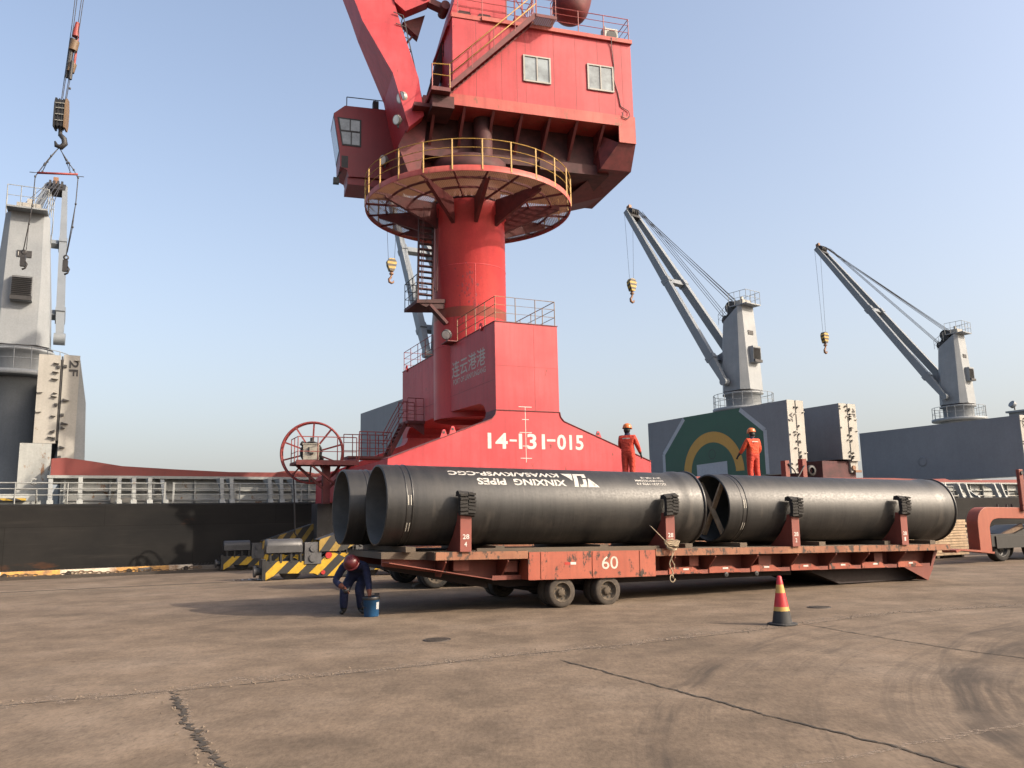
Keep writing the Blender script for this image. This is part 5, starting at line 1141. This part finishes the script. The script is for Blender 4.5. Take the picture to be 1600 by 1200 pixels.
    k.prism([(E.x - .1, E.z + .2), (E.x + .25, E.z + .15), (E.x + .3, E.z + .62), (E.x - .05, E.z + .75)], 'y', -.1, .2, 1); k.build('jib_head', ['dark', 'hook'], t)
    k = MB(); tp = E + upv * .35
    for i in range(5): y = (i - 2) * .17; k.tube([(.25 - .3 * (i % 2), y * 1.6, 18.05 - .1 * (i % 2)), tp + Vector((-.3, y, 0))], .022, 4)
    for i in range(3): y = (i - 1) * .4; k.tube([(.95, y, 16.85), tp + Vector((-.8, y * .8, -.35))], .022, 4)
    k.build('luffing_rope', 'cable', t)
    if hook_drop:
        hz = E.z - hook_drop; hk = empty('hook_block', (E.x + .25, 0, 0), (0, 0, 0), t)
        k = MB()
        for s in (-1, 1): k.tube([(s * .0, s * .52, E.z), (0, s * .24, hz)], .016, 4)
        k.build('hoist_rope', 'cable', hk)
        k = MB(); pr = [(-.20, -1.0), (-.42, -.45), (-.46, -.1), (-.25, .22), (.25, .22), (.46, -.1), (.42, -.45), (.20, -1.0)]
        k.prism([(y, z) for y, z in pr], 'x', -.24, .24, 0); k.v = [(x * hs_, y * hs_, z * hs_ + hz) for x, y, z in k.v]
        o = k.build('block', 'haz_block', hk)
        k = MB(); hb = hz; hz = 0; k.cyl((0, 0, hz - 1.0), (0, 0, hz - 1.45), .12, .09, 10); k.cyl((0, 0, hz - 1.15), (0, 0, hz - 1.3), .2, n=12); k.tube([(0, 0, hz - 1.4), (0, .05, hz - 1.6), (0, .24, hz - 1.8), (0, .2, hz - 2.05), (0, 0, hz - 2.14), (0, -.2, hz - 2.05), (0, -.24, hz - 1.88)], [.09, .11, .12, .13, .12, .09, .04], 8); k.v = [(x * hs_, y * hs_, z * hs_ + hb) for x, y, z in k.v]; k.build('hook', 'hook', hk)
    return t
deck_crane(-.25, 13, (-30.3, 52.6, 24.4), 0, 'back', 'IHI', dz=-.95)
deck_crane(22.7, 13, (-8.8, 60, 27.4), 6.1, 'back', 'IHI', .8)
deck_crane(47, 13, (10.95, 70.9, 28.8), 6.3, 'back', 'IHI', .9, -.2)
deck_crane(74.2, 13, (33.45, 85.9, 29.9), 9.3, 'back', 'IHI', .95, .2)

# ------------------------------------------------------------------ quay kerb, fender lip, chain
KB = empty('quay_kerb', (*QO, QZ), (0, 0, R_(SA))); KB.scale = (SK, SK, SK)
tag(KB, 'low yellow and white painted kerb along the edge of the quay', 'kerb')
mb = MB(); mb.box(-40, 5.9, 0, .32, 0, .27); mb.build('painted_kerb', 'kerb', KB, bevel=.02)
mb = MB(); mb.box(5.905, 110, .02, .32, 0, .22); mb.build('plain_kerb', plain('grey_kerb', (.22, .19, .16), .9), KB)
mb = MB(); mb.box(-40, 60, .33, .62, -.5, .24)
for i in range(330): u = -20 + i * .12; mb.cyl((u, .36, .25), (u, .46, .25), .05, n=6)
mb.build('rubber_lip', 'rubber', KB)
mb = MB()
for u in [-3.6 + i * 1.85 for i in range(6)]: mb.cyl((u, -.02, .17), (u, -.10, .15), .07, .09, 10); mb.cyl((u, -.1, .12), (u, -.14, .1), .05, n=8)
for u in (-.9, 4.1): mb.box(u, u + .42, -.02, -.003, .06, .24, 1)
mb.build('bollard_pin', ['iron', 'machine'], KB)
CH = MB()
for i in range(150):
    u = -14 + i * .135; z = .135 + .05 * math.sin(u * 3.4) * abs(math.sin(u * .85)); a = i % 2
    pts = []
    for j in range(10):
        q = 2 * math.pi * j / 10; x = math.cos(q) * .085; y = math.sin(q) * .045
        pts.append((u + x, -.035 + (y * .3 if a else y * .5 - .005), z + (y if a else y * .5)))
    CH.tube(pts, .013, 4, 0, True)
ch = CH.build('mooring_chain', plain('rusty_chain', (.20, .13, .075), .8), loc=(*QO, QZ), rot=(0, 0, R_(SA))); ch.scale = (SK, SK, SK); tag(ch, 'rusty chain hung in shallow loops along the painted quay kerb', 'chain')
# ------------------------------------------------------------------ people
def skinned(name, joints, bones, root, mats, zones, sub=2):
    """one continuous body grown on a skeleton; each face takes the material of its nearest bone"""
    names = list(joints); idx = {n: i for i, n in enumerate(names)}
    me = bpy.data.meshes.new(name); me.from_pydata([joints[n][0] for n in names], [(idx[a], idx[b]) for a, b, z in bones], [])
    o = bpy.data.objects.new(name, me); COL.objects.link(o)
    md = o.modifiers.new('skin', 'SKIN'); md.use_smooth_shade = True
    for i, n in enumerate(names):
        r = joints[n][1]; r = r if isinstance(r, tuple) else (r, r)
        me.skin_vertices[0].data[i].radius = r; me.skin_vertices[0].data[i].use_root = n == root
    s = o.modifiers.new('sub', 'SUBSURF'); s.levels = s.render_levels = sub
    dg = bpy.context.evaluated_depsgraph_get(); out = bpy.data.meshes.new_from_object(o.evaluated_get(dg))
    bpy.data.objects.remove(o); bpy.data.meshes.remove(me)
    out.materials.clear()
    for m in mats: out.materials.append(M[m])
    segs = [(Vector(joints[a][0]), Vector(joints[b][0]), z) for a, b, z in bones]
    for p in out.polygons:
        best, bz = 9, 0
        for a, b, z in segs:
            d = b - a; t = max(0, min(1, (p.center - a).dot(d) / max(1e-9, d.length_squared))); q = (a + d * t - p.center).length
            if q < best: best, bz = q, z
        p.material_index = zones[bz]; p.use_smooth = True
    return out
def hand(J, B, pre, wrist, dirv, side, curl, z='hand'):
    """palm with four unequal fingers and a thumb"""
    w, d, s, c = Vector(wrist), Vector(dirv).normalized(), Vector(side).normalized(), Vector(curl).normalized()
    J[pre + 'palm'] = (w + d * .07, (.040, .022)); B.append((pre + 'wrist', pre + 'palm', z))
    for i, L in enumerate((.070, .082, .076, .060)):
        o = s * (i - 1.5) * .024; a = w + d * .115 + o * .9; b = a + d * L * .55 + c * L * .25; e = b + d * L * .25 + c * L * .45
        for q, p, r in (('a', a, .0105), ('b', b, .0095), ('c', e, .0075)): J[f'{pre}f{i}{q}'] = (p, r)
        B += [(pre + 'palm', f'{pre}f{i}a', z), (f'{pre}f{i}a', f'{pre}f{i}b', z), (f'{pre}f{i}b', f'{pre}f{i}c', z)]
    a = w + d * .045 - s * .05; b = a + d * .035 - s * .02 + c * .02
    J[pre + 't1'] = (a, .012); J[pre + 't2'] = (b, .009); B += [(pre + 'palm', pre + 't1', z), (pre + 't1', pre + 't2', z)]
def person(loc, rotz, label, J, B, mats, zones, hat, hat_at, hat_rot, extra=None):
    t = empty('person', loc, (0, 0, rotz)); tag(t, label, 'person')
    me = skinned('body', J, B, 'pelvis', mats, zones); b = bpy.data.objects.new('body', me); COL.objects.link(b); b.parent = t
    k = MB(); R = .128
    k.lathe([(R * 1.02, 0), (R * 1.04, .02), (R * .99, .07), (R * .80, .115), (R * .45, .140), (0, .148)], (0, 0, 0), 'z', 28)
    k.lathe([(R * 1.0, .004), (R * 1.14, -.004), (R * 1.15, .006), (R * 1.02, .016)], (0, 0, 0), 'z', 28)
    k.prism([(math.cos(a) * .135, math.sin(a) * .125 + .03) for a in [math.pi * i / 10 for i in range(11)]], 'z', -.006, .008)
    for x in (-.03, 0, .03): k.tube([(x, .115, .05), (x, .06, .13), (x, 0, .152), (x, -.06, .135), (x, -.115, .05)], .006, 5)
    h = k.build('helmet', hat, t); h.location = hat_at; h.rotation_euler = hat_rot
    if extra:
        k = MB(); k.lathe([(.0, -.125), (.07, -.11), (.098, -.05), (.102, 0), (.098, .05)], (0, 0, 0), 'z', 24); k.v = [(x, min(y, .025) * .98 - .012, z + .0) for x, y, z in k.v]
        hr_ = k.build('hair', 'black', t); hr_.location = (hat_at[0], hat_at[1], hat_at[2] - .03); hr_.rotation_euler = hat_rot
        k = MB(); k.add([(x, -.178 + .012 * abs(x) / .1, z) for z in (1.335, 1.362) for x in (-.11, -.05, .0, .05, .11)], [(i, i + 1, i + 6, i + 5) for i in range(4)]); k.build('back_stripe', 'offwhite', t)
        extra(t)
    return t
def standing(lean=0, armR=None, armL=None, look=0, feet=.11):
    J = {'pelvis': ((0, 0, .95), (.175, .14)), 'waist': ((0, -.01, 1.10), (.19, .145)), 'chest': ((lean * .3, -.02, 1.30), (.21, .145)), 'collar': ((lean * .4, -.01, 1.435), (.12, .09)), 'neck': ((lean * .5, .0, 1.50), .062), 'head': ((lean * .55, .02, 1.60), (.082, .095)), 'crown': ((lean * .55, .02, 1.69), (.075, .085)), 'nose': ((lean * .55, .115, 1.60), .016)}
    B = [('pelvis', 'waist', 'top'), ('waist', 'chest', 'top'), ('chest', 'collar', 'top'), ('collar', 'neck', 'neck'), ('neck', 'head', 'head'), ('head', 'crown', 'head'), ('head', 'nose', 'head')]
    for s, pre, arm in ((-1, 'L', armL), (1, 'R', armR)):
        J[pre + 'sh'] = ((lean * .3 + s * .20, -.02, 1.385), .092); J[pre + 'el'] = (arm[0], .074); J[pre + 'fa'] = (tuple(Vector(arm[0]).lerp(Vector(arm[1]), .8)), .052); J[pre + 'wrist'] = (arm[1], .036)
        B += [('chest', pre + 'sh', 'top'), (pre + 'sh', pre + 'el', 'top'), (pre + 'el', pre + 'fa', 'top'), (pre + 'fa', pre + 'wrist', 'hand')]
        hand(J, B, pre, arm[1], Vector(arm[1]) - Vector(arm[0]), (0, 1, 0) if s > 0 else (0, -1, 0), (-s, .2, 0))
        J[pre + 'hip'] = ((s * .095, 0, .86), .128); J[pre + 'kn'] = ((s * feet * .95, .02, .49), .098); J[pre + 'cf'] = ((s * feet, -.01, .30), .09); J[pre + 'an'] = ((s * feet, -.02, .12), .082); J[pre + 'heel'] = ((s * feet, -.03, .05), .048); J[pre + 'toe'] = ((s * (feet + .03), .17, .04), .040)
        B += [('pelvis', pre + 'hip', 'leg'), (pre + 'hip', pre + 'kn', 'leg'), (pre + 'kn', pre + 'cf', 'leg'), (pre + 'cf', pre + 'an', 'leg'), (pre + 'an', pre + 'heel', 'boot'), (pre + 'heel', pre + 'toe', 'boot')]
    return J, B
zones = {'top': 0, 'leg': 1, 'head': 2, 'hand': 3, 'boot': 4, 'neck': 5}
def jacket_details(mat, tape):
    def f(t):
        k = MB(); k.lathe([(.168, -.012), (.178, .0), (.170, .012)], (0, 0, 0), 'z', 28); k.v = [(x * 1.0, y * .80 - .01, z + .985) for x, y, z in k.v]; k.build('jacket_hem', mat, t)
        k = MB(); k.lathe([(.075, -.03), (.082, .0), (.070, .035)], (0, 0, 0), 'z', 20); k.v = [(x, y * .95 + .0, z + 1.49) for x, y, z in k.v]; k.build('collar', 'navyscarf', t)
    return f
WT = PIPE2_TOP
a = pw(TA, T2, 5.80, .85); J, B = standing(0, ((.285, .02, 1.13), (.325, .17, .915)), ((-.25, .10, 1.13), (-.10, .24, 1.04)))
person((a[0], a[1], WT + .0), R_(-22), 'worker in red orange suit and dark gloves standing before the red crane', J, B, ['orange2', 'orange2', 'skin', 'glove', 'boot', 'navyscarf'], zones, 'hat_orange', (0, .015, 1.655), (R_(-6), 0, R_(-20)), jacket_details('orange2', None))
a = pw(TA, T2, 10.42, .85); J, B = standing(.02, ((.27, .0, 1.12), (.235, .14, .92)), ((-.30, .05, 1.15), (-.385, .17, .965)), feet=.13)
person((a[0], a[1], WT), R_(20), 'worker in bright orange suit with navy collar standing before the green hatch cover', J, B, ['orange', 'orange2', 'skin', 'glove', 'boot', 'navyscarf'], zones, 'hat_orange', (.01, .015, 1.655), (R_(-6), 0, R_(25)), jacket_details('orange', None))
# man in navy bending over a bucket, facing the camera
J = {'pelvis': ((0, .22, .70), (.16, .15)), 'waist': ((0, .10, .80), (.16, .13)), 'chest': ((.0, -.10, .88), (.20, .14)), 'collar': ((0, -.22, .89), (.13, .09)), 'neck': ((0, -.30, .89), .062), 'head': ((.0, -.39, .90), (.085, .095)), 'crown': ((.0, -.44, .95), (.078, .085)), 'nose': ((0, -.47, .855), .016)}
B = [('pelvis', 'waist', 'top'), ('waist', 'chest', 'top'), ('chest', 'collar', 'top'), ('collar', 'neck', 'neck'), ('neck', 'head', 'head'), ('head', 'crown', 'head'), ('head', 'nose', 'head')]
for pre, sh, el, wr in (('L', (-.19, -.13, .87), (-.335, -.20, .60), (-.16, -.36, .50)), ('R', (.20, -.13, .85), (.275, -.24, .58), (.315, -.36, .385))):
    J[pre + 'sh'] = (sh, .084); J[pre + 'el'] = (el, .064); J[pre + 'fa'] = (tuple(Vector(el).lerp(Vector(wr), .75)), .054); J[pre + 'wrist'] = (wr, .038)
    B += [('chest', pre + 'sh', 'top'), (pre + 'sh', pre + 'el', 'top'), (pre + 'el', pre + 'fa', 'top'), (pre + 'fa', pre + 'wrist', 'hand')]
    hand(J, B, pre, wr, Vector(wr) - Vector(el), (0, 1, 0) if pre == 'R' else (0, .7, -.7), (-.3, 0, -1) if pre == 'R' else (.3, -.6, -.4))
for pre, hip, kn, cf, an, toe in (('L', (-.10, .20, .66), (-.205, -.03, .42), (-.215, .03, .26), (-.225, .06, .12), (-.245, -.10, .035)), ('R', (.10, .20, .66), (.075, -.04, .43), (.085, .04, .26), (.08, .10, .12), (.16, -.04, .035))):
    J[pre + 'hip'] = (hip, .115); J[pre + 'kn'] = (kn, .092); J[pre + 'cf'] = (cf, .083); J[pre + 'an'] = (an, .078); J[pre + 'heel'] = ((an[0], an[1] + .01, .05), .048); J[pre + 'toe'] = (toe, .04)
    B += [('pelvis', pre + 'hip', 'leg'), (pre + 'hip', pre + 'kn', 'leg'), (pre + 'kn', pre + 'cf', 'leg'), (pre + 'cf', pre + 'an', 'leg'), (pre + 'an', pre + 'heel', 'boot'), (pre + 'heel', pre + 'toe', 'boot')]
MP = (-2.92, 15.45, 0)
person(MP, 0, 'worker in navy suit and dark red helmet bending over a blue bucket', J, B, ['blue', 'blue', 'skin', 'brownglove', 'boot', 'blue'], zones, 'hat_red', (0, -.415, .925), (R_(-58), 0, R_(180)), None)
bk = empty('bucket', (MP[0] + .37, MP[1] - .47, 0)); tag(bk, 'blue paint bucket with pale label beside the bending worker', 'bucket')
k = MB(); k.lathe([(0, .004), (.125, .004), (.128, .01), (.142, .30), (.148, .302), (.148, .33), (.136, .33), (.12, .02), (0, .02)], (0, 0, 0), 'z', 32); k.build('pail', 'bucket', bk)
k = MB(); vs = []
for i in range(7):
    q = -.75 + i * .09
    for z in (.13, .25): r = .1305 + (z - .01) / .29 * .014 + .001; vs.append((r * math.cos(q), r * math.sin(q), z))
k.add(vs, [(2 * i, 2 * i + 1, 2 * i + 3, 2 * i + 2) for i in range(6)]); k.build('label_patch', 'litter', bk, fixn=False)
k = MB(); k.lathe([(.149, .29), (.152, .30), (.152, .335), (.149, .34)], (0, 0, 0), 'z', 32); k.tube([(-.15, 0, .29), (-.16, -.05, .22), (-.13, -.11, .17), (-.06, -.15, .16)], .006, 5); k.build('rim_and_handle', 'black', bk)
k = MB(); k.tube([(-.05, .02, .335), (.10, -.01, .37)], .012, 6); k.box(.06, .14, -.03, .02, .355, .40); br = k.build('paint_brush', 'dark', loc=(MP[0] + .37, MP[1] - .47, 0)); tag(br, 'dark brush lying across the rim of the blue bucket', 'brush')
k = MB(); k.lathe([(0, 0), (.05, 0), (.075, .07), (.07, .07), (.045, .01), (0, .01)], (0, 0, 0), 'z', 20); pt = k.build('paint_pot', 'dark', loc=(MP[0] - .06, MP[1] - .45, .42)); pt.rotation_euler = (.2, -.25, 0); tag(pt, 'small dark pot held in the gloved hand of the navy worker', 'pot')
# coil-like scrap behind the trailer wheels
k = MB(); k.prism([(0, 0), (.34, 0), (.38, .40), (.30, .40), (.22, .12), (.02, .05)], 'y', 0, .3); wc = k.build('wheel_chock', 'wood', loc=(-2.55, 21.3, 0), rot=(0, 0, R_(20))); tag(wc, 'brown wooden wheel chock on the ground behind the rear trailer tyres', 'chock')
